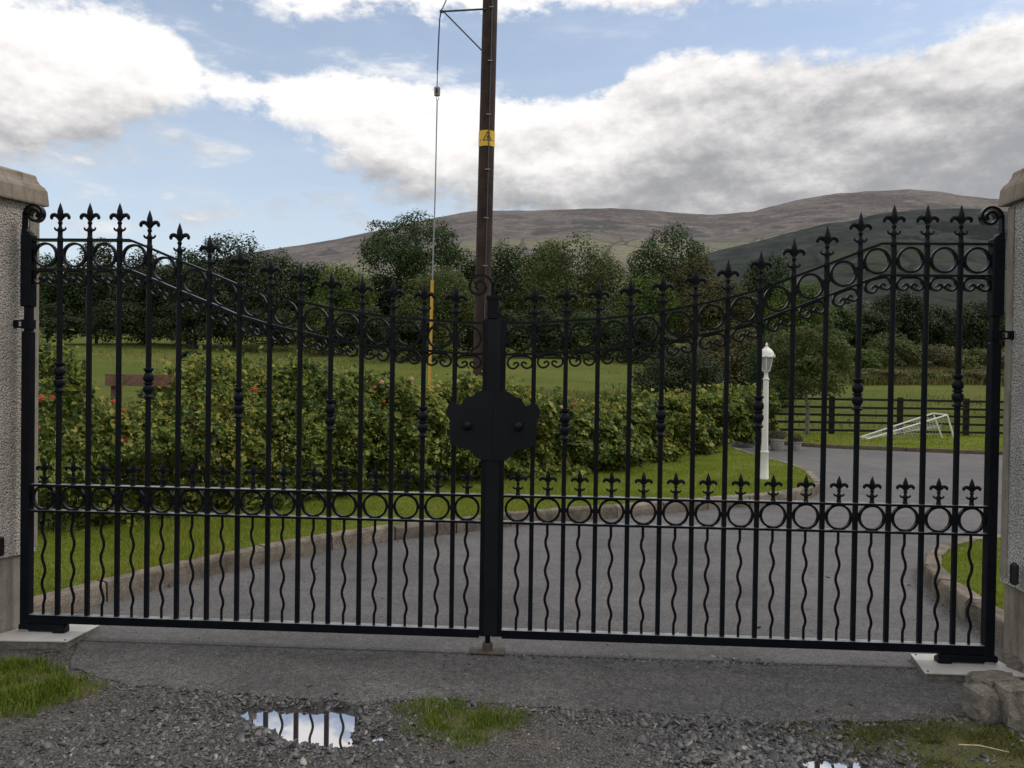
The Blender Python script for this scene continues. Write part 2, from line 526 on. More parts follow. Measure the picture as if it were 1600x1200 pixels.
b.put(p.inputs['Roughness'], b.lin(wt_, 0, 1, .85, .42))
bump(b, p, b.m('ADD', n_f, b.voro(co, 150)), .9, .008)
M['verge'] = m

# open ground: pasture with drifts of paler and browner grass
m, b, p, o = principled('pasture')
co = b.n('ShaderNodeTexCoord').outputs['Object']
n0 = b.noise(b.scalev(co, (.5, 1, 1)), .11, 6, .62)
n1_ = b.noise(b.scalev(co, (.5, 1.6, 1)), 1.1, 6, .7)
n2_ = b.noise(co, 14, 4, .7)
col = b.mix(b.step(n0, .35, .65), (0.082, 0.116, 0.018), (0.132, 0.142, 0.030))
col = b.mix(b.m('MULTIPLY', b.step(n1_, .45, .7), .75), col, (0.055, 0.085, 0.016))
col = b.mix(b.m('MULTIPLY', b.step(n2_, .45, .75), .45), col, (0.15, 0.15, 0.045))
b.put(p.inputs['Base Color'], col)
p.inputs['Roughness'].default_value = .95
p.inputs['Specular IOR Level'].default_value = .1
bump(b, p, b.m('ADD', n2_, n1_), 1.0, .12)
M['pasture'] = m


def hillmat(name, heather, heather2, low1, low2, forest, tan):
    m, b, p, o = principled(name)
    co = b.n('ShaderNodeTexCoord').outputs['Object']
    t = b.n('ShaderNodeAttribute', attribute_name='rise').outputs['Fac']
    n = b.noise(b.scalev(co, (1, 1, 3)), .0032, 8, .62)
    n2 = b.noise(b.scalev(co, (1, 1.4, 4)), .011, 7, .66)
    n3 = b.noise(co, .05, 5, .7)
    col = b.mix(b.step(b.m('ADD', b.m('MULTIPLY', n, .55), b.m('MULTIPLY', n2, .45)), .42, .58), heather, heather2)
    # fields on the foot slopes
    fld = b.voro(b.scalev(co, (1, .7, 0)), .006, 'F1', 'Color')
    fs = b.n('ShaderNodeSeparateColor')
    b.t.links.new(fld, fs.inputs[0])
    lowc = b.mix(fs.outputs[0], low1, low2)
    hedge = b.step(b.voro(b.scalev(co, (1, .7, 0)), .006, 'DISTANCE_TO_EDGE'), .05, .02)
    lowc = b.mix(b.m('MULTIPLY', hedge, .8), lowc, forest)
    tt = b.m('ADD', b.lin(t, .74, 1.0), b.m('MULTIPLY', b.m('SUBTRACT', n, .5), .9))
    col = b.mix(b.m('MULTIPLY', b.step(tt, .20, -.05), .8), col, lowc)
    fo = b.m('MULTIPLY', b.step(n, .54, .58), b.m('MULTIPLY', b.step(tt, .25, .35), b.step(tt, .85, .7)))
    col = b.mix(b.m('MULTIPLY', fo, .85), col, forest)
    ta = b.m('MULTIPLY', b.step(n2, .60, .66), b.m('MULTIPLY', b.step(tt, .3, .4), b.step(tt, .8, .65)))
    col = b.mix(b.m('MULTIPLY', ta, .55), col, tan)
    k = b.lin(n3, .3, .7, .8, 1.2)
    cc = b.n('ShaderNodeCombineColor')
    for i in range(3):
        b.t.links.new(k, cc.inputs[i])
    col = b.mix(1.0, col, cc.outputs[0], 'MULTIPLY')
    b.put(p.inputs['Base Color'], col)
    p.inputs['Roughness'].default_value = 1
    p.inputs['Specular IOR Level'].default_value = 0
    bump(b, p, b.m('ADD', n2, b.m('MULTIPLY', n3, .3)), .4, 14)
    return m


M['mountain'] = hillmat('heather_mountain', (0.108, 0.100, 0.104), (0.162, 0.149, 0.143), (0.16, 0.165, 0.115), (0.20, 0.195, 0.13), (0.075, 0.080, 0.084), (0.24, 0.20, 0.15))  # distance haze painted into the heather and field colours as grey
M['hill'] = hillmat('wooded_hill', (0.034, 0.042, 0.042), (0.055, 0.060, 0.058), (0.035, 0.042, 0.036), (0.055, 0.060, 0.045), (0.022, 0.027, 0.028), (0.07, 0.07, 0.055))


# ------------------------------------------------------------------ object helpers
def empty(name, loc, rz=0.0):
    o = bpy.data.objects.new(name, None)
    o.empty_display_size = .1
    COL.objects.link(o)
    o.location = loc
    o.rotation_euler = (0, 0, rz)
    return o


def tag(o, label=None, cat=None, group=None, kind=None):
    if label:
        o['label'] = label
    if cat:
        o['category'] = cat
    if group:
        o['group'] = group
    if kind:
        o['kind'] = kind
    return o


def link(name, me, parent=None, loc=(0, 0, 0), rot=None):
    o = bpy.data.objects.new(name, me)
    COL.objects.link(o)
    if parent is not None:
        o.parent = parent
    o.location = loc
    if rot is not None:
        o.rotation_euler = rot
    return o


def bulk(name, V, F, mat, smooth=False):
    """numpy mesh: V (n,3), F (m,k)"""
    V = np.ascontiguousarray(V, dtype=np.float32)
    F = np.ascontiguousarray(F, dtype=np.int32)
    me = bpy.data.meshes.new(name)
    me.vertices.add(len(V))
    me.vertices.foreach_set('co', V.ravel())
    k = F.shape[1]
    me.loops.add(F.size)
    me.loops.foreach_set('vertex_index', F.ravel())
    me.polygons.add(len(F))
    me.polygons.foreach_set('loop_start', np.arange(0, F.size, k, dtype=np.int32))
    if smooth:
        me.polygons.foreach_set('use_smooth', np.ones(len(F), dtype=bool))
    me.update(calc_edges=True)
    me.validate()
    me.materials.append(mat)
    return me


class MB:
    def __init__(s):
        s.v, s.f = [], []

    def add(s, V, F):
        k = len(s.v)
        s.v += [tuple(map(float, p)) for p in V]
        s.f += [tuple(i + k for i in f) for f in F]
        return s

    def box(s, c, size, R=None):
        hx, hy, hz = (q / 2 for q in size)
        P = [Vector((x, y, z)) for x in (-hx, hx) for y in (-hy, hy) for z in (-hz, hz)]
        if R is not None:
            P = [R @ p for p in P]
        P = [p + Vector(c) for p in P]
        return s.add(P, [(0, 1, 3, 2), (4, 6, 7, 5), (0, 4, 5, 1), (2, 3, 7, 6), (0, 2, 6, 4), (1, 5, 7, 3)])

    def cbox(s, c, size, ch):
        """box with chamfered vertical and horizontal edges"""
        hx, hy, hz = (q / 2 for q in size)
        rings = []
        for z, i in ((-hz, ch), (-hz + ch, 0), (hz - ch, 0), (hz, ch)):
            x, y = hx - i, hy - i
            q = ch
            rings.append([(x - q, -y, z), (x, -y + q, z), (x, y - q, z), (x - q, y, z), (-x + q, y, z), (-x, y - q, z), (-x, -y + q, z), (-x + q, -y, z)])
        V = [(p[0] + c[0], p[1] + c[1], p[2] + c[2]) for r in rings for p in r]
        F = [tuple(range(7, -1, -1)), tuple(range(24, 32))]
        for r in range(3):
            for i in range(8):
                j = (i + 1) % 8
                F.append((r * 8 + i, r * 8 + j, r * 8 + 8 + j, r * 8 + 8 + i))
        return s.add(V, F)

    def tube(s, pts, rad, n=8, squash=1.0):
        P = [Vector(p) for p in pts]
        rr = rad if isinstance(rad, (list, tuple)) else [rad] * len(P)
        base = len(s.v)
        up = None
        for i, p in enumerate(P):
            t = (P[min(i + 1, len(P) - 1)] - P[max(i - 1, 0)]).normalized()
            if up is None:
                up = Vector((0, 1, 0)) if abs(t.y) < .9 else Vector((1, 0, 0))
            sd = t.cross(up)
            sd.normalize()
            up = sd.cross(t).normalized()
            for k in range(n):
                a = 2 * pi * k / n
                s.v.append(tuple(p + sd * cos(a) * rr[i] + up * sin(a) * rr[i] * squash))
        for i in range(len(P) - 1):
            for k in range(n):
                j = (k + 1) % n
                a = base + i * n
                s.f.append((a + k, a + j, a + n + j, a + n + k))
        s.f.append(tuple(base + k for k in range(n - 1, -1, -1)))
        e = base + (len(P) - 1) * n
        s.f.append(tuple(e + k for k in range(n)))
        return s

    def ribbon(s, pts, th, dep, closed=False):
        """flat bar following a path in the XZ plane, th thick in plane, dep deep along Y"""
        n = len(pts)
        base = len(s.v)
        tt = th if isinstance(th, (list, tuple)) else [th] * n
        for i in range(n):
            a = pts[(i - 1) % n] if closed or i > 0 else pts[i]
            c = pts[(i + 1) % n] if closed or i < n - 1 else pts[i]
            tx, tz = c[0] - a[0], c[1] - a[1]
            l = sqrt(tx * tx + tz * tz) or 1
            nx, nz = -tz / l * tt[i] / 2, tx / l * tt[i] / 2
            x, z = pts[i]
            for sx, y in ((1, -dep / 2), (1, dep / 2), (-1, dep / 2), (-1, -dep / 2)):
                s.v.append((x + sx * nx, y, z + sx * nz))
        m = n if closed else n - 1
        for i in range(m):
            a, c = base + i * 4, base + ((i + 1) % n) * 4
            for k in range(4):
                j = (k + 1) % 4
                s.f.append((a + k, a + j, c + j, c + k))
        if not closed:
            s.f.append((base, base + 3, base + 2, base + 1))
            e = base + (n - 1) * 4
            s.f.append((e, e + 1, e + 2, e + 3))
        return s

    def prism(s, poly, y0, y1):
        """outline in XZ extruded along Y"""
        n = len(poly)
        V = [(x, y0, z) for x, z in poly] + [(x, y1, z) for x, z in poly]
        F = [tuple(range(n)), tuple(range(2 * n - 1, n - 1, -1))]
        for i in range(n):
            j = (i + 1) % n
            F.append((i, n + i, n + j, j))
        return s.add(V, F)

    def slab(s, poly, z0, z1):
        n = len(poly)
        V = [(x, y, z0) for x, y in poly] + [(x, y, z1) for x, y in poly]
        F = [tuple(range(n - 1, -1, -1)), tuple(range(n, 2 * n))]
        for i in range(n):
            j = (i + 1) % n
            F.append((i, j, n + j, n + i))
        return s.add(V, F)

    def lathe(s, prof, n=12, c=(0, 0, 0), rot=0.0):
        base = len(s.v)
        for r, z in prof:
            for k in range(n):
                a = 2 * pi * k / n + rot
                s.v.append((c[0] + r * cos(a), c[1] + r * sin(a), c[2] + z))
        for i in range(len(prof) - 1):
            for k in range(n):
                j = (k + 1) % n
                a = base + i * n
                s.f.append((a + k, a + j, a + n + j, a + n + k))
        s.f.append(tuple(base + k for k in range(n - 1, -1, -1)))
        e = base + (len(prof) - 1) * n
        s.f.append(tuple(e + k for k in range(n)))
        return s

    def mesh(s, name, mat, smooth=False):
        me = bpy.data.meshes.new(name)
        me.from_pydata(s.v, [], s.f)
        me.update()
        me.materials.append(mat)
        if smooth:
            me.polygons.foreach_set('use_smooth', [True] * len(me.polygons))
            try:
                me.set_sharp_from_angle(angle=radians(40))
            except Exception:
                pass
        return me

    def build(s, name, mat, parent=None, loc=(0, 0, 0), smooth=False, rot=None):
        return link(name, s.mesh(name, mat, smooth), parent, loc, rot)


def catmull(pts, n=6):
    out = []
    P = [pts[0]] + list(pts) + [pts[-1]]
    for i in range(1, len(P) - 2):
        p0, p1, p2, p3 = (np.array(P[i + k], float) for k in (-1, 0, 1, 2))
        for k in range(n):
            t = k / n
            out.append(tuple(.5 * (2 * p1 + (p2 - p0) * t + (2 * p0 - 5 * p1 + 4 * p2 - p3) * t * t + (3 * p1 - p0 - 3 * p2 + p3) * t ** 3)))
    out.append(tuple(np.array(pts[-1], float)))
    return out


def interp(x, pts):
    return float(np.interp(x, [p[0] for p in pts], [p[1] for p in pts]))


def vnoise(x, y, seed=0):
    """value noise on arrays, ~[-1,1]"""
    xi, yi = np.floor(x).astype(np.int64), np.floor(y).astype(np.int64)
    fx, fy = x - xi, y - yi
    fx, fy = fx * fx * (3 - 2 * fx), fy * fy * (3 - 2 * fy)

    def h(a, b_):
        k = (a * 374761393 + b_ * 668265263 + seed * 974634777) & 0x7fffffff
        k = ((k ^ (k >> 13)) * 1274126177) & 0x7fffffff
        return ((k ^ (k >> 16)) & 0xffff) / 32767.5 - 1
    return (h(xi, yi) * (1 - fx) + h(xi + 1, yi) * fx) * (1 - fy) + (h(xi, yi + 1) * (1 - fx) + h(xi + 1, yi + 1) * fx) * fy


def fbm(x, y, oct_=4, seed=0):
    t, a, f = 0, 1, 1
    for k in range(oct_):
        t = t + vnoise(x * f, y * f, seed + k) * a
        a *= .5
        f *= 2.03
    return t


def inside(P, poly):
    x, y = P[:, 0], P[:, 1]
    r = np.zeros(len(P), bool)
    n = len(poly)
    for i in range(n):
        x0, y0 = poly[i]
        x1, y1 = poly[(i + 1) % n]
        c = ((y0 > y) != (y1 > y)) & (x < (x1 - x0) * (y - y0) / ((y1 - y0) or 1e-9) + x0)
        r ^= c
    return r


def polydist(P, poly):
    """signed distance to polygon edge, positive inside"""
    d = np.full(len(P), 1e9)
    n = len(poly)
    for i in range(n):
        a, c = np.array(poly[i]), np.array(poly[(i + 1) % n])
        e = c - a
        t = np.clip(((P - a) @ e) / (e @ e + 1e-12), 0, 1)
        d = np.minimum(d, np.linalg.norm(P - a - t[:, None] * e, axis=1))
    return np.where(inside(P, poly), d, -d)


def scatter(poly, n):
    q = np.array(poly)
    lo, hi = q.min(0), q.max(0)
    P = rng.uniform(lo, hi, (n, 2))
    return P[inside(P, poly)]


def ico():
    t = (1 + sqrt(5)) / 2
    V = np.array([(-1, t, 0), (1, t, 0), (-1, -t, 0), (1, -t, 0), (0, -1, t), (0, 1, t), (0, -1, -t), (0, 1, -t), (t, 0, -1), (t, 0, 1), (-t, 0, -1), (-t, 0, 1)], float)
    V /= np.linalg.norm(V[0])
    F = np.array([(0, 11, 5), (0, 5, 1), (0, 1, 7), (0, 7, 10), (0, 10, 11), (1, 5, 9), (5, 11, 4), (11, 10, 2), (10, 7, 6), (7, 1, 8), (3, 9, 4), (3, 4, 2), (3, 2, 6), (3, 6, 8), (3, 8, 9), (4, 9, 5), (2, 4, 11), (6, 2, 10), (8, 6, 7), (9, 8, 1)])
    return V, F


def blades(P, h, wd, lean=.5, seg2=False):
    """grass blades at points P (n,3); one triangle each, or a bent pair"""
    n = len(P)
    a = rng.uniform(0, 2 * pi, n)
    hh = h * rng.uniform(.5, 1.15, n)
    ww = wd * rng.uniform(.6, 1.2, n)
    side = np.stack([np.cos(a), np.sin(a), np.zeros(n)], 1) * (ww / 2)[:, None]
    b_ = rng.uniform(0, 2 * pi, n)
    ln = rng.uniform(.1, 1, n) * lean * hh
    off = np.stack([np.cos(b_) * ln, np.sin(b_) * ln, np.zeros(n)], 1)
    up = np.stack([np.zeros(n), np.zeros(n), hh], 1)
    if not seg2:
        V = np.stack([P - side, P + side, P + off + up], 1).reshape(-1, 3)
        return V, np.arange(3 * n).reshape(-1, 3)
    mid = P + off * .35 + up * .6
    V = np.stack([P - side, P + side, mid + side * .8, mid - side * .8, P + off + up], 1).reshape(-1, 3)
    k = np.arange(n)[:, None] * 5
    F = np.concatenate([k + np.array([[0, 1, 2]]), k + np.array([[0, 2, 3]]), k + np.array([[3, 2, 4]])])
    return V, F


def leaves(P, N, size, asp=.6, bend=.25):
    """one folded leaf (two triangles sharing the midrib) per point, facing roughly N"""
    n = len(P)
    N = N / (np.linalg.norm(N, axis=1, keepdims=True) + 1e-9)
    r = rng.normal(size=(n, 3))
    T = np.cross(N, r)
    T /= (np.linalg.norm(T, axis=1, keepdims=True) + 1e-9)
    B = np.cross(N, T)
    s = (size * rng.uniform(.65, 1.3, n))[:, None] if np.isscalar(size) else (size * rng.uniform(.65, 1.3, n))[:, None]
    a = P - T * s * .5
    c = P + T * s * .5
    l = P + B * s * asp * .5 + N * s * bend * .5
    q = P - B * s * asp * .5 + N * s * bend * .5
    V = np.stack([a, l, c, q], 1).reshape(-1, 3)
    k = np.arange(n)[:, None] * 4
    F = np.concatenate([k + np.array([[0, 2, 1]]), k + np.array([[0, 3, 2]])])
    return V, F


def stuff_mesh(name, V, F, mat, label=None, cat=None, parent=None, loc=(0, 0, 0)):
    o = link(name, bulk(name, V, F, mat), parent, loc)
    tag(o, label, cat, None, 'stuff')
    return o


# ------------------------------------------------------------------ terrain
PROF = [(-500, 0), (19, 0), (24, .12), (32, .55), (40, 1.1), (50, 1.85), (60, 2.8), (70, 3.75), (90, 5.4), (120, 7.2), (300, 14), (1000, 40), (1500, 60), (6000, 90)]


def gz(x, y):
    return interp(y, PROF)


ys = np.unique(np.concatenate([np.linspace(-400, -31, 10), np.linspace(-30, 16, 24), np.linspace(17, 80, 127), np.geomspace(82, 9000, 70)]))
fx = np.unique(np.concatenate([np.linspace(-1, 1, 161)]))
rows = []
for y in ys:
    hw = 40 + abs(y) * 1.6
    xs = fx * hw
    z = np.full_like(xs, gz(0, y)) - (0.055 if y < 16.2 else 0.0)
    if y > 20:
        z = z + fbm(xs * .09, np.full_like(xs, y * .09), 3, 5) * min(.25, (y - 20) * .02)
    rows.append(np.stack([xs, np.full_like(xs, y), z], 1))
V = np.concatenate(rows)
nx, ny = len(fx), len(ys)
ii = np.arange(ny - 1)[:, None] * nx + np.arange(nx - 1)[None]
F = np.stack([ii, ii + 1, ii + nx + 1, ii + nx], -1).reshape(-1, 4)
o = link('ground', bulk('ground', V, F, M['pasture'], True))
tag(o, 'green pasture ground rising gently from the garden to the tree line', None, None, 'structure')


def ridge_mesh(name, pts, Yr, Y0, mat, label, seed, drop):
    pxs = np.arange(-900, 2500, 9.0)
    zr, xr = [], []
    for px in pxs:
        py = interp(px, pts)
        q = at(px, py, Yr)
        xr.append(q[0])
        zr.append(q[2])
    xr, zr = np.array(xr), np.array(zr)
    zr = zr + fbm(xr * .012, xr * 0, 4, seed) * 2.5
    ts = np.linspace(0, 1, 60)
    rows, rise = [], []
    for t in ts:
        Y = Y0 + (Yr - Y0) * t
        k = Y / Yr
        z0 = gz(0, Y0) - drop
        s = t ** 1.25 * (1 - .18 * (1 - t))
        X = xr * k
        relief = fbm(X * .0035, np.full_like(X, Y * .0016), 5, seed + 3) * 42 * t * (1 - t) * (.5 + t)
        gul = -np.abs(fbm(X * .0026 + 3, np.full_like(X, Y * .0006), 3, seed + 9)) * 46 * t * (1 - t)
        rows.append(np.stack([X, np.full_like(X, Y), z0 + (zr - z0) * s + relief + gul], 1))
        rise.append(np.full_like(X, t))
    for t in (1.15, 1.5):
        Y = Yr * t
        rows.append(np.stack([xr * t, np.full_like(xr, Y), zr * (1.0 - (t - 1) * 1.2)], 1))
        rise.append(np.ones_like(xr))
    V = np.concatenate(rows)
    nx, ny = len(pxs), len(rows)
    ii = np.arange(ny - 1)[:, None] * nx + np.arange(nx - 1)[None]
    F = np.stack([ii, ii + 1, ii + nx + 1, ii + nx], -1).reshape(-1, 4)
    me = bulk(name, V, F, mat, True)
    at_ = me.attributes.new('rise', 'FLOAT', 'POINT')
    at_.data.foreach_set('value', np.concatenate(rise).astype(np.float32))
    tag(link(name, me), label, None, None, 'structure')


ridge_mesh('mountain', [(-900, 470), (0, 440), (300, 410), (440, 387), (520, 375), (560, 366), (640, 349), (700, 337), (745, 330), (850, 328), (880, 327),
                        (950, 325), (1050, 331), (1110, 336), (1180, 330), (1220, 318), (1290, 305), (1340, 300), (1420, 296), (1470, 300), (1520, 307),
                        (1560, 312), (1700, 330), (2500, 360)], 3600, 1300, M['mountain'], 'broad heather covered mountain ridge along the skyline', 3, 8)
ridge_mesh('hill', [(-900, 620), (700, 560), (950, 460), (1050, 415), (1110, 394), (1200, 372), (1300, 349), (1370, 336), (1430, 327), (1500, 325), (1560, 329), (1700, 345), (2500, 420)],
           2100, 900, M['hill'], 'dark wooded hill shoulder in front of the mountain on the right', 11, 25)

# ------------------------------------------------------------------ drive, apron, kerbs, lawns
KL = [gnd(*p)[:2] for p in [(20, 987), (90, 962), (143, 947), (200, 934), (267, 916), (317, 904), (360, 894), (400, 885), (467, 870), (533, 858), (580, 850),
                            (633, 843), (683, 837), (733, 832), (800, 823), (870, 816), (940, 812), (1040, 803), (1130, 795), (1200, 789), (1250, 783), (1276, 775), (1287, 766)]]
KB = [gnd(*p, .13)[:2] for p in [(1281, 748), (1268, 734), (1245, 726), (1226, 720), (1202, 715), (1172, 706), (1150, 699)]]
KR = [np.array(p) for p in [(2.62, 3.9)]] + [gnd(*p)[:2] for p in [(1558, 1001), (1520, 979), (1487, 955), (1455, 930), (1441, 908)]] + \
     [gnd(*p, .14)[:2] for p in [(1441, 872), (1450, 856), (1466, 847), (1490, 841), (1560, 834), (1750, 822), (2100, 805)]]
KF = [gnd(*p)[:2] for p in [(1150, 690), (1230, 696), (1300, 701), (1400, 705), (1500, 709), (1600, 712.5), (1800, 720), (2200, 735)]]


def resample(path, step):
    P = np.array([p[:2] for p in path], float)
    d = np.r_[0, np.cumsum(np.linalg.norm(np.diff(P, axis=0), axis=1))]
    n = max(2, int(round(d[-1] / step)) + 1)
    s = np.linspace(0, d[-1], n)
    return np.stack([np.interp(s, d, P[:, 0]), np.interp(s, d, P[:, 1])], 1)


def smooth_path(path, n=6):
    return [np.array(p) for p in catmull([tuple(p[:2]) for p in path], n)]


def kerb(path, h, wd, step, label, side, mat, z0=0.0, joint=.014):
    root = tag(empty('kerb', (path[0][0], path[0][1], 0)), label, None, None, 'structure')
    Pm = resample(smooth_path(path), step)
    for i in range(len(Pm) - 1):
        a, c = Pm[i], Pm[i + 1]
        t = (c - a)
        L = np.linalg.norm(t)
        t = t / L
        nrm = np.array([-t[1], t[0]]) * side
        # offset ends along bisectors so that stones on a curve butt without gaps
        def nb(i_):
            t0 = Pm[max(i_, 1)] - Pm[max(i_, 1) - 1]
            t1 = Pm[min(i_ + 1, len(Pm) - 1)] - Pm[min(i_ + 1, len(Pm) - 1) - 1]
            t2 = t0 / np.linalg.norm(t0) + t1 / np.linalg.norm(t1)
            t2 /= np.linalg.norm(t2)
            return np.array([-t2[1], t2[0]]) * side
        na, nc = nb(i), nb(i + 1)
        a2, c2 = a + t * joint / 2, c - t * joint / 2
        jz = rng.uniform(-.006, .006)
        jo = nrm * rng.uniform(-.005, .005)
        prof = [(0.0, z0 - .06), (0.002, z0 + h * .55), (.006, z0 + h - .022 + jz), (.012, z0 + h - .008 + jz), (.024, z0 + h + jz), (wd, z0 + h + jz * .5), (wd, z0 - .06)]
        K = 5
        V, F = [], []
        for k in range(K):
            f = k / (K - 1)
            q = a2 * (1 - f) + c2 * f + jo
            nn_ = na * (1 - f) + nc * f
            for (u_, z_) in prof:
                jj = rng.uniform(-.003, .003)
                p_ = q + nn_ * (u_ + jj)
                V.append((p_[0] - root.location.x, p_[1] - root.location.y, z_ + rng.uniform(-.003, .003)))
        m_ = len(prof)
        for k in range(K - 1):
            for j in range(m_):
                j2 = (j + 1) % m_
                F.append((k * m_ + j, k * m_ + j2, (k + 1) * m_ + j2, (k + 1) * m_ + j) if side > 0 else (k * m_ + j2, k * m_ + j, (k + 1) * m_ + j, (k + 1) * m_ + j2))
        F.append(tuple(range(m_)))
        F.append(tuple(range((K - 1) * m_, K * m_)))
        MB().add(V, F).build('kerb_stone', mat, root)
    return root


kerb(KL + KB, .13, .11, .62, 'curved concrete kerb along the lawn with the hedge and lamp post', 1, M['kerb'])
kerb(KR, .14, .12, .45, 'curved concrete kerb round the lawn beside the right gate pillar', -1, M['kerb'])
kerb(KF, .085, .09, .9, 'low brown kerb along the far side of the drive', 1, M['stem'])


def offset(path, d):
    P = resample(path, .25)
    T = np.gradient(P, axis=0)
    T /= np.linalg.norm(T, axis=1, keepdims=True)
    return P + np.stack([-T[:, 1], T[:, 0]], 1) * d


def sheet(name, poly, z, mat, label, kind='structure', res=None):
    me = MB().slab([tuple(p) for p in poly], z - .03, z).mesh(name, mat)
    return tag(link(name, me), label, None, None, kind)


SEAM_L, SEAM_R = gnd(-60, 995)[:2], gnd(1700, 1053)[:2]
sheet('drive', [SEAM_L, SEAM_R, (9, 3.4), (40, 6), (40, 18), (-6, 18), (-6, 4.5)], .004, M['drive'], 'grey tarmac drive curving away to the right behind the gates')
apron_px = [(118, 1006), (114, 1024), (112, 1042), (170, 1062), (230, 1071), (290, 1078), (370, 1082), (430, 1087), (500, 1093), (560, 1098), (610, 1092), (660, 1091), (740, 1096), (800, 1099), (850, 1103),
            (900, 1108), (960, 1112), (1030, 1117), (1100, 1120), (1170, 1126), (1240, 1128), (1300, 1125), (1360, 1127), (1430, 1126), (1480, 1122), (1530, 1110), (1660, 1090)]
front = resample([gnd(*p)[:2] for p in apron_px], .018)
front[:, 1] += fbm(front[:, 0] * 9, front[:, 0] * 0, 4, 2) * .020
APRON = [SEAM_R + np.array([0, -.003])] + [tuple(p) for p in front[::-1]] + [SEAM_L + np.array([0, -.003])]
sheet('apron', APRON, -.002, M['apron'], 'darker strip of tarmac in front of the gates with a ragged edge')

LAWN_L = [tuple(p) for p in offset(KL + KB, .105)] + [(4.6, 16.0), (4.4, 18.5), (-14, 18.5), (-14, 5.2), (-4.0, 4.55)]
LAWN_R = [tuple(p) for p in offset(KR, -.115)] + [(14, 4.5), (3.4, 3.9)]
FARK = [tuple(p) for p in offset(KF, .085)]
LAWN_F = FARK + [(34, 21.5), (3.0, 21.5), (2.6, 17)]
for poly, lab in ((LAWN_L, 'lawn'), (LAWN_R, 'lawn'), (LAWN_F, 'lawn')):
    zz = .118 if poly is not LAWN_F else .075
    sheet('lawn', poly, zz, M['soil'], {0: 'mown green lawn between the kerb and the rose hedge', 1: 'patch of mown lawn beside the right gate pillar', 2: 'strip of lawn under the fence and football goal beyond the drive'}[[id(LAWN_L), id(LAWN_R), id(LAWN_F)].index(id(poly))])


# hedge footprint (front bottom edge) – needed to keep lawn grass off it
HB = [(40, 846), (110, 834), (235, 817), (310, 807), (420, 792), (520, 781), (625, 767), (712, 757), (815, 748), (887, 742), (935, 738), (985, 730), (1035, 719), (1085, 709), (1135, 697), (1180, 689), (1205, 683)]
HT = [(40, 560), (75, 556), (100, 550), (125, 562), (150, 585), (158, 600), (172, 620), (190, 630), (205, 634), (282, 634), (298, 604), (310, 578), (348, 576), (380, 585), (410, 575), (430, 556), (455, 570), (470, 575), (487, 555), (505, 575), (520, 583),
      (600, 590), (650, 596), (700, 603), (800, 605), (840, 606), (880, 628), (930, 640), (990, 640), (1020, 628), (1050, 622), (1100, 624), (1130, 615), (1180, 612), (1205, 604)]
HF = np.array([gnd(px, py, .12)[:2] for px, py in HB])


def lawn_blades(poly, z, dens, h, wd, ymax, xlim):
    q = np.array(poly)
    lo, hi = q.min(0), q.max(0)
    lo = np.maximum(lo, (xlim[0], 3)); hi = np.minimum(hi, (xlim[1], ymax))
    n = int(dens * np.prod(hi - lo))
    P = rng.uniform(lo, hi, (n, 2))
    P = P[inside(P, poly)]
    # only where the hedge is not, thinning with distance
    yh = np.interp(P[:, 0], HF[:, 0], HF[:, 1], left=HF[0, 1], right=99)
    P = P[(P[:, 1] < yh + .5)]
    keep = rng.uniform(0, 1, len(P)) < np.clip((6.0 / P[:, 1]) ** 1.6, 0.12, 1)
    P = P[keep]
    patch = .75 + .45 * fbm(P[:, 0] * 1.7, P[:, 1] * 1.7, 3, 8)
    P3 = np.c_[P, np.full(len(P), z)]
    return P3, np.clip(patch, .35, 1.4), (P[:, 1] / 6).clip(1, 2.2)


for poly, z, dens, h, wd, ym, xl, lab in (
        (LAWN_L, .117, 9000, .045, .0055, 15, (-4, 5.5), 'short grass blades of the lawn below the rose hedge'),
        (LAWN_R, .117, 9000, .04, .0055, 7.5, (2.3, 5), 'short grass blades of the lawn beside the right gate pillar'),
        (LAWN_F, .074, 2500, .055, .012, 21.4, (3, 16), 'short grass blades of the lawn strip under the far fence')):
    P3, pk, ws = lawn_blades(poly, z, dens, h, wd, ym, xl)
    Vb, Fb = blades(P3, h * pk, wd * ws, .8)
    stuff_mesh('grass', Vb, Fb, M['grass'], lab, 'grass')

# ------------------------------------------------------------------ foreground verge: dirt, puddle, gravel, grass
PUD = [gnd(*p, -.031)[:2] for p in [(368, 1116), (385, 1107), (470, 1107), (565, 1108), (563, 1128), (550, 1148), (560, 1166), (510, 1172), (462, 1165), (432, 1152), (392, 1136)]]
PUD2 = [gnd(*p, -.031)[:2] for p in [(1255, 1188), (1345, 1188), (1360, 1215), (1330, 1240), (1250, 1235)]]
PUD3 = [gnd(*p, -.031)[:2] for p in [(575, 1150), (605, 1148), (606, 1160), (580, 1163)]]
GR_L = [gnd(*p)[:2] for p in [(-60, 1032), (60, 1036), (95, 1052), (165, 1072), (150, 1084), (80, 1098), (55, 1112), (-60, 1118)]]
GR_C = [gnd(*p)[:2] for p in [(640, 1104), (700, 1098), (780, 1108), (815, 1122), (790, 1142), (720, 1156), (660, 1138)]]
GR_R = [gnd(*p)[:2] for p in [(1210, 1132), (1330, 1128), (1500, 1126), (1700, 1130), (1700, 1260), (1480, 1260), (1400, 1180), (1310, 1160)]]

gx = np.arange(-3.6, 3.8, .022)
gy = np.arange(2.0, 4.35, .022)
X, Yg = np.meshgrid(gx, gy)
P = np.c_[X.ravel(), Yg.ravel()]


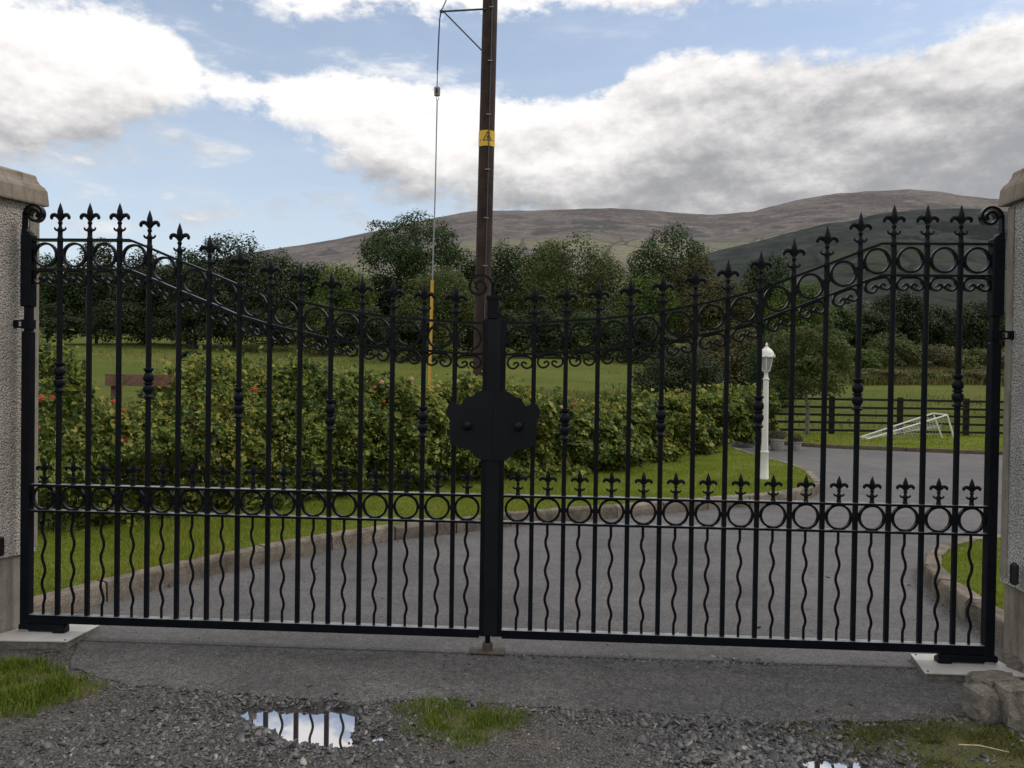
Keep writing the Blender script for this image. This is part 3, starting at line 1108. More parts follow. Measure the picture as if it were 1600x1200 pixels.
def verge_h(P):
    z = -.012 + fbm(P[:, 0] * 2.1, P[:, 1] * 2.1, 4, 21) * .006 + fbm(P[:, 0] * 14, P[:, 1] * 14, 3, 31) * .0035
    dap = -polydist(P, [tuple(q) for q in APRON])
    z = z + np.clip(1 - dap / .10, 0, 1) * (-.004 - z) * (dap > 0)
    for q, dep in ((PUD, .05), (PUD2, .045), (PUD3, .04)):
        d = polydist(P, q) + fbm(P[:, 0] * 11, P[:, 1] * 11, 3, 41) * .016
        z -= dep * np.clip((d + .03) / .07, 0, 1) ** 1.3
    d = polydist(P, GR_L)
    z += .028 * np.clip((d + .06) / .14, 0, 1)
    return z


def moss_at(P):
    mo = np.zeros(len(P))
    for q, s_, amt in ((GR_L, .06, 1), (GR_C, .12, .9), (GR_R, .12, .9)):
        mo = np.maximum(mo, amt * np.clip((polydist(P, q) + s_) / (2 * s_), 0, 1))
    return mo


Z = verge_h(P)
ap = inside(P, [tuple(q) for q in APRON])
dap = polydist(P, [tuple(q) for q in APRON])
Z[ap] = np.minimum(Z[ap], -.006)
V = np.c_[P, Z]
nx, ny = len(gx), len(gy)
ii = np.arange(ny - 1)[:, None] * nx + np.arange(nx - 1)[None]
F = np.stack([ii, ii + 1, ii + nx + 1, ii + nx], -1).reshape(-1, 4)
me = bulk('verge', V, F, M['verge'], True)
at_ = me.attributes.new('moss', 'FLOAT', 'POINT')
at_.data.foreach_set('value', moss_at(P).astype(np.float32))
wetv = np.zeros(len(P))
for q_ in (PUD, PUD2, PUD3):
    wetv = np.maximum(wetv, np.clip(1 - (-polydist(P, q_) + fbm(P[:, 0] * 7, P[:, 1] * 7, 3, 91) * .06) / .28, 0, 1))
wetv = np.maximum(wetv, np.clip(fbm(P[:, 0] * 1.3, P[:, 1] * 2.2, 4, 95) * .9 - .15, 0, .7))
at2 = me.attributes.new('wet', 'FLOAT', 'POINT')
at2.data.foreach_set('value', wetv.astype(np.float32))
tag(link('verge', me), 'bare stony verge in front of the tarmac apron', None, None, 'structure')


def water(poly, lab):
    c = np.mean(poly, 0)
    pts = [tuple(c + (np.array(p) - c) * 1.12 + (np.array(p) - c) / np.linalg.norm(np.array(p) - c) * .02) for p in poly]
    me = MB().add([(x, y, -.031) for x, y in pts], [tuple(range(len(pts) - 1, -1, -1))]).mesh('puddle', M['water'])
    tag(link('puddle', me), lab, None, None, 'structure')


water(PUD, 'rain puddle in the gravel reflecting the gate bars and the sky')
water(PUD2, 'small bright puddle at the bottom edge on the right')
water(PUD3, 'tiny puddle beside the grass tuft in the gravel')

IV, IF = ico()


def stones(P, size, flat, z):
    """angular slate chips: jittered, flattened icosahedra"""
    n = len(P)
    a = rng.uniform(0, 2 * pi, n)
    sx = size * rng.uniform(.6, 1.35, n)
    sy = sx * rng.uniform(.45, .95, n)
    sz = sx * flat * rng.uniform(.5, 1.3, n)
    J = IV[None] * rng.uniform(.72, 1.22, (n, 12, 1))
    Q = J * np.stack([sx, sy, sz], 1)[:, None]
    tx, ty = rng.normal(0, .42, n), rng.normal(0, .42, n)
    Q[..., 2] += Q[..., 0] * tx[:, None] + Q[..., 1] * ty[:, None]
    ca, sa = np.cos(a)[:, None], np.sin(a)[:, None]
    R = np.stack([Q[..., 0] * ca - Q[..., 1] * sa, Q[..., 0] * sa + Q[..., 1] * ca, Q[..., 2]], -1)
    R += np.c_[P, z + sz * .35][:, None]
    F = (np.arange(n)[:, None, None] * 12 + IF[None]).reshape(-1, 3)
    return R.reshape(-1, 3), F


N = 95000
P = np.c_[rng.uniform(-2.6, 2.6, N), rng.uniform(2.35, 4.1, N)]
da = polydist(P, [tuple(q) for q in APRON])
edge_keep = (da < .02) | ((da < .16) & (rng.uniform(0, 1, N) < .30 * np.exp(-np.clip(da, 0, 1) / .05)))
mo = moss_at(P)
keep = edge_keep & (rng.uniform(0, 1, N) > mo * .93)
mx_, mn_ = P[:, 0], P[:, 1]
pl = polydist(P, PUD)
keep &= (pl < 0.005) | ((rng.uniform(0, 1, N) < .10) & (pl < .06)) | ((P[:, 0] < -1.0) & (rng.uniform(0, 1, N) < .16))
dens = np.clip(.62 + .5 * fbm(P[:, 0] * 1.5, P[:, 1] * 1.5, 3, 77), .16, 1)
keep &= rng.uniform(0, 1, N) < dens
keep &= np.abs(P[:, 0]) < P[:, 1] * .72
P = P[keep]
mid_fine = np.exp(-((P[:, 0] - .35) / .38) ** 2) * (P[:, 1] < 3.3)
coarse = np.clip(np.exp(-((P[:, 0] + .75) / .75) ** 2) + np.exp(-((P[:, 0] - 1.0) / .45) ** 2), 0, 1) * np.clip(.6 + .8 * fbm(P[:, 0] * 2.2, P[:, 1] * 2.2, 3, 5), 0, 1)
sz = .0078 * np.exp(rng.normal(0, .40, len(P))) * (1 + .55 * coarse) * (1 - .45 * mid_fine) * (1 + .35 * (np.abs(P[:, 0] - 1.0) < .45))
sz = np.clip(sz, .003, .027)
z = verge_h(P)
ap = polydist(P, [tuple(q) for q in APRON]) > 0
z[ap] = -.002
sz[ap] *= .6
Vs, Fs = stones(P, sz, .34, z - sz * .12)
stuff_mesh('gravel', Vs, Fs, M['stone'], 'loose grey slate gravel in front of the tarmac apron', 'gravel')


def verge_grass(poly, n, h, wd, mat, lab, soft=.05, lean=.8):
    q = np.array(poly)
    lo, hi = q.min(0) - soft, q.max(0) + soft
    P = rng.uniform(lo, hi, (n, 2))
    d = polydist(P, poly)
    P = P[rng.uniform(0, 1, n) < np.clip((d + soft) / (2 * soft), 0, 1)]
    cl = .7 + .5 * fbm(P[:, 0] * 9, P[:, 1] * 9, 3, 17)
    P = P[(rng.uniform(0, 1, len(P)) < np.clip(cl + .1, .15, 1)) & (np.abs(P[:, 0]) < P[:, 1] * .74)]
    cl = np.clip(.75 + .5 * fbm(P[:, 0] * 9, P[:, 1] * 9, 3, 17), .35, 1.4)
    Vb, Fb = blades(np.c_[P, verge_h(P) - .004], h * cl, wd, lean, True)
    stuff_mesh('grass', Vb, Fb, mat, lab, 'grass')


verge_grass(GR_L, 16000, .055, .0042, M['vgrass'], 'lush green grass patch in front of the left gate pillar')
verge_grass(GR_C, 11000, .042, .0036, M['vgrass'], 'small grass tuft in the gravel right of the puddle', .10)
verge_grass(GR_R, 42000, .026, .0032, M['mossgrass'], 'low mossy grass in front of the rough concrete blocks', .12, 1.4)

# grit and leaf litter blown against the kerbs and over the tarmac
Pl = np.concatenate([resample(KL[1:16], .03), resample(KR[1:7], .015), resample(KR[1:7], .02)])
Pl = np.repeat(Pl, 2, 0) + rng.normal(0, .07, (len(Pl) * 2, 2)) + np.array([.0, -.05])
dk = np.c_[rng.uniform(-2.4, 2.6, 500), rng.uniform(3.5, 6.5, 500)]
Pl = np.concatenate([Pl, dk[rng.uniform(0, 1, 500) < .7]])
inl = inside(Pl, LAWN_L) | inside(Pl, LAWN_R)
Pl = Pl[~inl]
Vs, Fs = stones(Pl, .005 * np.exp(rng.normal(0, .45, len(Pl))), .4, np.full(len(Pl), .003))
stuff_mesh('grit', Vs, Fs, M['stone'], 'loose grit and crumbs lying on the tarmac along the kerbs', 'grit')
# stalks and twigs lying about
MB().tube([gnd(1497, 1171) + np.array([0, 0, .02]), gnd(1530, 1174) + np.array([0, 0, .024]), gnd(1577, 1180) + np.array([0, 0, .012])], [.0028, .0028, .0016], 6).build('straw', M['stalk'])
tag(bpy.data.objects['straw'], 'pale dry straw lying on the mossy grass', 'straw')
tw = MB().tube([gnd(268, 917) + np.array([0, -.03, .01]), gnd(265, 905) + np.array([0, -.03, .07]), gnd(260, 890) + np.array([0, -.02, .12])], [.004, .004, .002], 6)
tw.tube([gnd(265, 905) + np.array([0, -.03, .07]), gnd(272, 897) + np.array([0, -.03, .1])], [.003, .0015], 5)
tag(tw.build('twig', M['twig']), 'dark twig leaning on the kerb behind the left gate', 'twig')

# ------------------------------------------------------------------ gate pillars
def square_profile(w0, prof, cx, cy):
    V, F = [], []
    for o_, z in prof:
        h = w0 / 2 + o_
        V += [(cx - h, cy - h, z), (cx + h, cy - h, z), (cx + h, cy + h, z), (cx - h, cy + h, z)]
    for i in range(len(prof) - 1):
        for k in range(4):
            j = (k + 1) % 4
            F.append((i * 4 + k, i * 4 + j, i * 4 + 4 + j, i * 4 + 4 + k))
    F.append((3, 2, 1, 0))
    e = (len(prof) - 1) * 4
    F.append((e, e + 1, e + 2, e + 3))
    return V, F


def pillar(corner, rz, sgn, cast, label):
    W = .6
    root = tag(empty('gate_pillar', (corner[0], corner[1], -.02), rz), label, 'pillar', 'gate pillars')
    cx, cy = -sgn * W / 2, -W / 2
    # bellcast roughcast shaft
    V, F = square_profile(W, [(.004, .47), (.0, .50), (0, 2.44)], cx, cy)
    MB().add(V, F).build('shaft', cast, root)
    # smooth corner margin, proud of the roughcast
    mb = MB().box((-sgn * .021, .0, 1.465), (.048, .010, 1.93)).box((.0, -.023, 1.465), (.010, .056, 1.93))
    mb.build('corner_margin', M['plaster'], root)
    V, F = square_profile(W, [(-.012, -.15), (-.012, .469)], cx, cy)
    MB().add(V, F).build('plinth', M['plaster'], root)
    prof = [(.036, 2.441), (.038, 2.45), (.032, 2.525), (.029, 2.531), (.022, 2.545), (.006, 2.562), (-.004, 2.585), (-.008, 2.606), (-.014, 2.612), (-.12, 2.645), (-.29, 2.69)]
    V, F = square_profile(W, prof, cx, cy)
    MB().add(V, F).build('cap', M['capstone'], root)
    return root


pl_ = pillar((-2.715, 4.39), radians(-22), 1, M['cast_l'], 'roughcast pillar with stepped brown cap behind the left gate hinge')
pr_ = pillar((2.590, 4.03), radians(-3.5), -1, M['cast_r'], 'grey pebbledash pillar with stepped brown cap behind the right gate hinge')


def photocell(c, rz, lab):
    o = tag(empty('photocell', c, rz), lab, 'sensor')
    MB().cbox((0, 0, 0), (.03, .045, .11), .009).build('housing', M['black'], o, smooth=False)
    MB().lathe([(.014, 0), (.014, .004), (.0, .005)], 12).build('lens', M['black'], o, (0, 0, 0), rot=(0, pi / 2, 0)) if False else None
    return o


ql = at(-4, 854, 4.20)
photocell((ql[0] + .012, ql[1], ql[2]), radians(-22), 'black oval photocell on the left gate pillar')
qr = at(1591, 897, 3.83)
photocell((qr[0] - .02, qr[1], qr[2]), radians(-3.5), 'black oval photocell on the right gate pillar')

# ------------------------------------------------------------------ gates
GL, GRt = np.array([-2.684, 4.26]), np.array([2.491, 3.975])
GW = float(np.linalg.norm(GRt - GL))
GA = math.atan2(GRt[1] - GL[1], GRt[0] - GL[0])
RAIL = [(0, 2.205), (.583, 2.205), (.689, 2.164), (.862, 2.094), (1.032, 2.028), (1.19, 1.964), (1.37, 1.914), (1.54, 1.876), (1.71, 1.841), (1.88, 1.816),
        (2.05, 1.798), (2.21, 1.786), (2.38, 1.775), (2.59, 1.767)]
RDROP = .164
BARS = [.178 + .1693 * k for k in range(14)]
HALF = [.096] + [(BARS[i] + BARS[i + 1]) / 2 for i in range(13)] + [2.455]
STILE = 2.531
Z_UP, Z_LO, Z_BOT = .849, .706, .108


def fleur(mb, sx, sz):
    """cast fleur-de-lys standing on z=0, .203 high before scaling"""
    def S(p):
        return (p[0] * sx, p[1], p[2] * sz)
    mb.lathe([(r * sx, z * sz) for r, z in [(.0165, 0), (.016, .006), (.0125, .016), (.0125, .04), (.015, .048), (.0145, .058), (.0085, .07), (.0085, .082), (.012, .086), (.0125, .094), (.009, .099), (.009, .108),
                                            (.012, .12), (.0155, .143), (.0145, .158), (.009, .178), (.004, .193), (.0006, .203)]], 8, rot=pi / 8)
    for s in (-1, 1):
        big = catmull([(0, 0, .100), (s * .012, 0, .122), (s * .028, 0, .1345), (s * .043, 0, .1325), (s * .0505, 0, .121), (s * .046, 0, .1125)], 4)
        n = len(big)
        mb.tube([S(p) for p in big], [(.0075 + .0042 * sin(pi * min(1, i / (n - 1) * 1.1))) * sx for i in range(n)], 7, .85)
        sm = catmull([(0, 0, .044), (s * .013, 0, .050), (s * .024, 0, .053), (s * .031, 0, .060), (s * .030, 0, .067)], 3)
        n = len(sm)
        mb.tube([S(p) for p in sm], [(.0085 - .004 * i / (n - 1)) * sx for i in range(n)], 6)


mb = MB(); fleur(mb, 1, 1); ME_FLEUR = mb.mesh('finial', M['iron'], True)
mb = MB(); fleur(mb, .82, .70); ME_SMALL = mb.mesh('small_finial', M['iron'], True)
ME_RING = MB().ribbon([(.0632 * cos(2 * pi * k / 36), .0632 * sin(2 * pi * k / 36)) for k in range(36)], .0115, .020, True).mesh('ring', M['rail'], True)
paint_sheen(ME_RING, .72)
half = [(0, 0), (-.026, 0), (-.048, -.006), (-.063, -.022), (-.066, -.042), (-.055, -.060), (-.036, -.066), (-.018, -.058), (-.008, -.044), (-.016, -.034), (-.028, -.036), (-.036, -.044)]
hp = catmull(half, 4)
om = hp[::-1] + [(-x, z) for x, z in hp[1:]]
ME_SCROLL = MB().ribbon(om, .0105, .018).mesh('scroll', M['rail'], True)
paint_sheen(ME_SCROLL, .72)
wz = np.linspace(0, 1, 46)
WL = Z_LO - .006 - (Z_BOT + .02)


def wob(f):
    e = np.clip((f - .08) / .06, 0, 1) * np.clip((.93 - f) / .06, 0, 1)
    return .0088 * np.sin((f - .10) * WL / .152 * 2 * pi) * e


ME_WAVY = MB().tube([(float(wob(f)), 0, Z_BOT + .02 + f * WL) for f in wz], .0074, 8).mesh('wavy_bar', M['iron'], True)
ME_COLLAR = MB().lathe([(.016, -.086), (.026, -.083), (.027, -.074), (.019, -.066), (.017, -.058), (.026, -.045), (.029, -.03), (.026, -.015), (.018, -.008), (.026, -.003), (.026, .003), (.018, .008),
                        (.026, .015), (.029, .03), (.026, .045), (.017, .058), (.019, .066), (.027, .074), (.026, .083), (.016, .086)], 12).mesh('collar', M['iron'], True)


def spiral(c, r0, r1, a0, turns, cw, n=46):
    out = []
    for i in range(n):
        f = i / (n - 1)
        r = r0 + (r1 - r0) * f ** .8
        a = a0 + (-1 if cw else 1) * 2 * pi * turns * f
        out.append((c[0] + r * cos(a), c[1] + r * sin(a)))
    return out


def rail_path(u0, u1, dz):
    us = sorted({u0, u1} | {p[0] for p in RAIL if u0 < p[0] < u1})
    return [(u, interp(u, RAIL) + dz) for u in us]


def make_leaf(name, label, loc, rz, s, last):
    root = tag(empty(name, loc, rz), label, 'gate', 'iron entrance gate leaves')
    I = M['iron']

    def part(nm, me, x, z, y=0.0, rot=None):
        return link(nm, me, root, (s * x, y, z), rot)

    def fx_(pts):
        return [(s * x, z) for x, z in pts]
    # hinge post in two lengths round the hinge pin
    hp_ = MB().cbox((0, 0, .885), (.050, .050, 1.63), .004)
    hp_.box((s * .002, 0, 1.765), (.034, .034, .14)).cbox((s * -.002, 0, 2.035), (.062, .056, .40), .005)
    hp_.prism(fx_([(.004, 2.234), (.0285, 2.222), (.0285, 2.234)]), -.02, .02) if False else None
    hp_.build('hinge_post', I, root)
    MB().prism(fx_([(.020, 2.228), (.014, 2.246), (.004, 2.25), (-.004, 2.262), (-.030, 2.262), (-.030, 2.228)]), -.022, .022).build('post_shoulder', I, root)
    sp = [(-.024, 2.25), (-.024, 2.30), (-.023, 2.335)] + spiral((.037, 2.345), .060, .016, pi, 1.65, True)
    mb_ = MB().ribbon(fx_(sp), [.0135] * len(sp), .032)
    mb_.lathe([(.018, -.014), (.020, 0), (.018, .014)], 10) if False else None
    paint_sheen(mb_.build('crest_scroll', M['rail'], root, smooth=True), .3)
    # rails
    paint_sheen(MB().box((s * (STILE + .02) / 2, 0, Z_BOT), (STILE - .02, .045, .044)).build('bottom_rail', M['rail'], root))
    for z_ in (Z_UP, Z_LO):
        paint_sheen(MB().box((s * (STILE + .02) / 2, 0, z_), (STILE - .02, .050, .012)).build('middle_rail', M['rail'], root))
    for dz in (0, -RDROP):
        paint_sheen(MB().ribbon(fx_(rail_path(.02, STILE + .01, dz)), .0125, .044).build('top_rail', M['rail'], root))
    # meeting stile
    MB().cbox((s * (STILE + .0285), 0, .945), (.057, .055, 1.70), .004).build('meeting_stile', I, root)
    # upright bars with their fleur-de-lys
    for k, u in enumerate(BARS):
        zt = interp(u, RAIL) + .004
        h_ = zt - (Z_BOT + .02)
        b_ = MB().cbox((0, 0, 0), (.0235, .0235, h_), .003)
        mz = Z_BOT + .02 + h_ / 2
        for zz in ((Z_UP + Z_LO) / 2 - mz, interp(u, RAIL) - RDROP / 2 - mz):
            b_.cbox((0, 0, zz), (.036, .027, .026), .005)
        bo = b_.build('upright_bar', I, root, (s * u, 0, mz))
        fo = link('finial', ME_FLEUR, bo, (0, 0, h_ / 2))
        if k % 3 == 0:
            zc = [1.448, 1.422, 1.322, 1.266, 1.238][k // 3]
            link('collar', ME_COLLAR, bo, (0, 0, zc - mz))
    for u in HALF:
        zr = interp(u, RAIL)
        sl = (interp(u + .06, RAIL) - interp(u - .06, RAIL)) / .12
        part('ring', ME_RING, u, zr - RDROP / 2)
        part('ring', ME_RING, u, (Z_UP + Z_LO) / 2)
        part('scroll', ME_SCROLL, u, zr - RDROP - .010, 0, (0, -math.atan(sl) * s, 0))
        part('small_finial', ME_SMALL, u, Z_UP + .004)
        part('wavy_bar', ME_WAVY, u, 0)
    # half of the lock cover
    half_plate = [(.060, 1.414), (.078, 1.406), (.094, 1.397), (.108, 1.384), (.122, 1.379), (.138, 1.376), (.151, 1.368), (.157, 1.356), (.163, 1.346), (.171, 1.338), (.180, 1.335), (.190, 1.338), (.202, 1.344), (.215, 1.349),
                  (.226, 1.347), (.236, 1.337), (.244, 1.321), (.249, 1.303), (.248, 1.284), (.241, 1.266), (.233, 1.252), (.230, 1.235), (.229, 1.155), (.227, 1.132), (.222, 1.122), (.206, 1.117), (.190, 1.109), (.174, 1.101),
                  (.160, 1.103), (.146, 1.102), (.132, 1.096), (.118, 1.085), (.106, 1.074), (.094, 1.060), (.078, 1.050), (.060, 1.043)]
    half_plate = catmull(half_plate, 4)
    z0 = 1.02
    base_u = GW / 2 - .0006
    out_ = [(base_u, 1.414)] + [(base_u - x, z_) for x, z_ in half_plate] + [(base_u, 1.043)]
    lp = MB().prism(fx_(out_), -.040, -.034).build('lock_plate', M['iron_fine'], root)
    MB().lathe([(.0265, 0), (.026, .010), (.022, .019), (.014, .026), (.003, .029)], 16).build('lock_knob', M['iron_fine'], lp, (s * (base_u - .135), -.040, z0 + .205), True, (pi / 2, 0, 0))
    # pivot bracket under the hinge and its foot
    MB().cbox((s * .10, 0, .060), (.27 if s > 0 else .29, .050, .040), .008).cbox((s * (.20 if s > 0 else .225), -.004, .048), (.072, .060, .036), .008).build('pivot_arm', I, root)
    MB().cbox((0, 0, .040), (.05, .05, .030), .004).build('foot', M['zinc'], root)
    # strap hinge reaching to the pillar
    ox = -.125 if s > 0 else -.135
    hb = MB().box((s * (ox / 2 + .01), .0, 1.757), (abs(ox) + .03, .012, .009)).box((s * (ox / 2 + .01), .0, 1.722), (abs(ox) + .03, .012, .009))
    hb.box((s * (ox - .0), .0, 1.7395), (.012, .026, .044)).box((s * (ox * .62), .0, 1.7395), (.030, .014, .026)).box((s * .0, -.0, 1.7395), (.052, .048, .050))
    hb.build('strap_hinge', I, root)
    if last:
        # cover strip over the meeting line, crest post and scrolls, drop bolt
        MB().cbox((s * (GW / 2), -.0305, .945), (.075, .005, 1.690), .002).build('cover_strip', M['iron_fine'], root)
        cp = MB().cbox((s * (GW / 2 + .011), 0, 1.855), (.060, .050, .12), .004)
        cp.cbox((s * (GW / 2 + .011), 0, 1.907), (.068, .056, .022), .004)
        cp.prism(fx_([(GW / 2 - .02, 1.83), (GW / 2 - .045, 1.815), (GW / 2 - .058, 1.80), (GW / 2 - .066, 1.79), (GW / 2 - .03, 1.79)]), -.02, .02)
        cp.build('crest_post', I, root)
        for q in (-1, 1):
            c = (GW / 2 + .011, 1.918)
            pts = [(c[0] - q * .004, c[1]), (c[0] - q * .006, c[1] + .035)] + [(c[0] + q * x, c[1] + z_) for x, z_ in spiral((.074, .048), .0740, .012, pi * .98, 1.75, True)]
            paint_sheen(MB().ribbon(fx_(pts), .0125, .030).build('crest_scroll', M['rail'], root, smooth=True), .3)
        MB().tube([(s * (GW / 2 + .015), 0, .10), (s * (GW / 2 + .015), 0, .02)], .014, 10).build('drop_bolt', I, root)
    return root


leafL = make_leaf('gate_leaf', 'tall black ornamental iron gate leaf hinged on the left pillar', (GL[0], GL[1], 0), GA, 1, False)
leafR = make_leaf('gate_leaf', 'tall black ornamental iron gate leaf hinged on the right pillar, carrying the centre scrolls', (GRt[0], GRt[1], 0), GA, -1, True)

# drop-bolt socket in the tarmac
q = GL + (GRt - GL) / GW * (GW / 2 - .015)
so = tag(empty('bolt_socket', (q[0], q[1], .004), GA), 'rusty bolt socket plate in the tarmac under the gate centre', 'socket')
MB().cbox((.0, 0, .004), (.19, .085, .012), .003).build('base', M['rust'], so)
MB().lathe([(.028, .008), (.028, .045), (.024, .052), (.019, .052)], 14).build('sleeve', M['rust'], so)

# motor cover plates each side
def cover(poly, zt, lab, rz=0, bolts=()):
    c = np.mean(poly, 0)
    o = tag(empty('cover_plate', (c[0], c[1], 0), 0), lab, 'cover plate', 'gate motor cover plates')
    pp = [(x - c[0], y - c[1]) for x, y in poly]
    MB().slab(pp, zt - .006, zt).build('lid', M['plate'], o)
    cc = np.mean(pp, 0)
    MB().slab([tuple(cc + (np.array(p) - cc) * .985 + np.array([0, .006])) for p in pp], -.06, zt - .0065).build('concrete_base', M['block'], o)
    for bx, by in bolts:
        MB().lathe([(.006, zt), (.006, zt + .003), (.003, zt + .004)], 8).build('bolt', M['darksteel'], o, (bx - c[0], by - c[1], 0))
    return o


cover([(-3.2, 4.10), (-2.365, 4.10), (-2.335, 4.385), (-2.74, 4.39), (-2.79, 4.27), (-3.2, 3.9 + .35)][:3] + [(-2.335 - .36, 4.385), (-2.80, 4.20), (-3.2, 4.16)], .035,
      'pale metal motor cover plate at the foot of the left pillar', 0, [(-2.385, 4.115), (-2.36, 4.37), (-2.80, 4.12)])
cover([(2.09, 3.83), (2.62, 3.80), (2.55, 4.09), (2.158, 4.10)], .035, 'pale metal motor cover plate at the foot of the right pillar', 0, [(2.115, 3.85), (2.175, 4.08), (2.50, 4.06)])

# white plastic cap by the left pillar
qw = gnd(58, 945)
wc = MB().lathe([(.020, 0), (.024, .03), (.024, .09), (.018, .112), (.004, .122)], 12).build('pipe_cap', M['white'], None, (at(57, 948, 4.52)[0], 4.52, 0.0), True)
tag(wc, 'small white capped pipe behind the foot of the left gate', 'pipe')


# broken concrete blocks by the right pillar
def rock(name, c, size, rz, seed, label):
    n = 7
    V, F, idx = [], [], {}
    r_ = np.random.default_rng(seed)
    off = r_.uniform(0, 50, 3)

    def vid(i, j, k):
        key = (i, j, k)
        if key not in idx:
            p = np.array([i, j, k], float) / (n - 1) * 2 - 1
            q_ = p / max(1.0, (np.sum(np.abs(p) ** 11)) ** (1 / 11))
            d = 1 + .10 * fbm(np.array([q_[0] * 1.7 + off[0] + q_[2]]), np.array([q_[1] * 1.7 + off[1] - q_[2]]), 3, seed)[0] + .05 * fbm(np.array([q_[0] * 5 + q_[2] * 3 + off[2]]), np.array([q_[1] * 5 - q_[2] * 4]), 2, seed)[0]
            idx[key] = len(V)
            V.append(tuple(q_ * d * np.array(size) * .46 + r_.normal(0, .0018, 3)))
        return idx[key]
    rg = range(n - 1)
    for a in rg:
        for b_ in rg:
            for (f, fl) in ((0, False), (n - 1, True)):
                for ax in range(3):
                    def g_(u_, v_):
                        t_ = [0, 0, 0]
                        t_[ax] = f
                        t_[(ax + 1) % 3] = u_
                        t_[(ax + 2) % 3] = v_
                        return vid(*t_)
                    q_ = (g_(a, b_), g_(a + 1, b_), g_(a + 1, b_ + 1), g_(a, b_ + 1))
                    F.append(q_ if fl else q_[::-1])
    o = MB().add(V, F).build(name, M['block'], None, c, False, (r_.uniform(-.06, .06), r_.uniform(-.06, .06), rz))
    tag(o, label, 'concrete block', 'broken concrete blocks by the right pillar')
    return o


g1 = gnd(1549, 1129)
rock('concrete_block', (g1[0], g1[1] + .06, .055), (.13, .14, .15), .15, 2, 'small rough concrete block lowest and leftmost of the heap by the right pillar')
g2 = gnd(1596, 1138)
rock('concrete_block', (g2[0] + .02, g2[1] + .07, .070), (.15, .15, .20), -.1, 5, 'upright rough concrete block at the photo edge in front of the right pillar')
g3 = gnd(1556, 1090)
rock('concrete_block', (g3[0] + .015, g3[1] + .05, .036), (.23, .15, .115), .05, 9, 'wide flat rough concrete block against the right cover plate')
g4 = gnd(1600, 1068)
rock('concrete_block', (g4[0] + .10, g4[1] + .10, .045), (.2, .18, .12), .3, 12, 'rough concrete block tucked under the right gate pillar')


# ------------------------------------------------------------------ plants
def tree(name, label, px, top, hw, Y, mat, cat='tree', cb=.12, n=6500, leaf=.30, k=34, trunk_px=None, group=None, squash=1.0, bark='bark', seed=None, zbase=None, lump=.30, stems=1):
    r_ = np.random.default_rng(seed if seed is not None else int(px * 7 + top))
    base = at(px, 600, Y)
    z0 = gz(base[0], Y) if zbase is None else zbase
    z0 -= .08
    H = at(px, top, Y)[2] - z0
    R = hw * Y / FOC
    root = tag(empty(name, (base[0], Y, z0)), label, cat, group)
    c0 = cb * H
    ch = H - c0
    # clumps fill a dome
    C, RC = [], []
    k = int(k * 1.5)
    ga = pi * (3 - sqrt(5))
    for i in range(k):
        if i % 4 == 3:
            p = r_.normal(size=3)
            p *= r_.uniform(.1, .7) / np.linalg.norm(p)
        else:
            zz_ = 1 - 2 * (i + .5) / k
            q_ = sqrt(1 - zz_ * zz_)
            p = np.array([cos(ga * i) * q_, sin(ga * i) * q_, zz_]) + r_.normal(0, .13, 3)
            p *= r_.uniform(.86, 1.06) / max(1, np.linalg.norm(p))
        if p[2] < 0:
            p[:2] *= 1 + .35 * min(1, -p[2])
        rc = lump * r_.uniform(.6, 1.15)
        p = p * (1 - rc * .72)
        C.append((p[0] * R, p[1] * R * squash, c0 + ch * (.5 + .5 * p[2])))
        RC.append(rc)
    C, RC = np.array(C), np.array(RC)
    wt = RC ** 2 / np.sum(RC ** 2)
    n = int(n * 1.8)
    leaf = leaf * .78
    w_ = r_.choice(k, n, p=wt)
    d = r_.normal(size=(n, 3))
    d /= np.linalg.norm(d, axis=1, keepdims=True)
    d[:, 2] = np.where(r_.uniform(0, 1, n) < .35, np.abs(d[:, 2]), d[:, 2])
    rad = RC[w_] * (1 + r_.normal(0, .16, n))
    sc = np.array([R, R * squash, ch * .5 * .95])
    P = C[w_] + d * rad[:, None] * sc
    # stray sprays that break the outline
    st = r_.uniform(0, 1, n) < .06
    P[st] += d[st] * (r_.uniform(0, .06, st.sum())[:, None]) * sc
    P[:, 2] = np.clip(P[:, 2], .04, None)
    N_ = d * .9 + r_.normal(0, .38, (n, 3)) + np.array([0, 0, .45])
    V_, F_ = leaves(P, N_, leaf, .7, .3)
    stuff_mesh('crown', V_, F_, mat, None, None, root)
    # trunk and limbs
    tr_ = (trunk_px or max(4, hw * .09)) * Y / FOC / 2
    mbt = MB()
    for sidx in range(stems):
        ox, oy = (r_.uniform(-.15, .15, 2) * R if stems > 1 else (0, 0))
        hh = c0 + ch * .55
        mbt.tube([(ox * .3, oy * .3, -.1), (ox * .5 + r_.normal(0, .02) * R, oy * .5, hh * .35), (ox + r_.normal(0, .05) * R, oy, hh * .7), (ox * 1.6, oy * 1.6, hh)], [tr_ * 1.25, tr_, tr_ * .7, tr_ * .3], 9)
        order = np.argsort(r_.uniform(0, 1, k))[:9 if stems == 1 else 4]
        for j in order:
            tgt = C[j]
            zs = max(c0 * .8, min(hh * .9, tgt[2] * .62))
            s_ = np.array([ox * .8, oy * .8, zs])
            md = (s_ + tgt) / 2 + np.array([0, 0, -.04 * ch])
            mbt.tube([s_, md, tgt], [tr_ * .42, tr_ * .26, tr_ * .08], 6)
    mbt.build('trunk', M[bark], root, smooth=True)
    return root


TG = 'trees beyond the pasture'
BG = 'bushes along the far edge of the pasture'
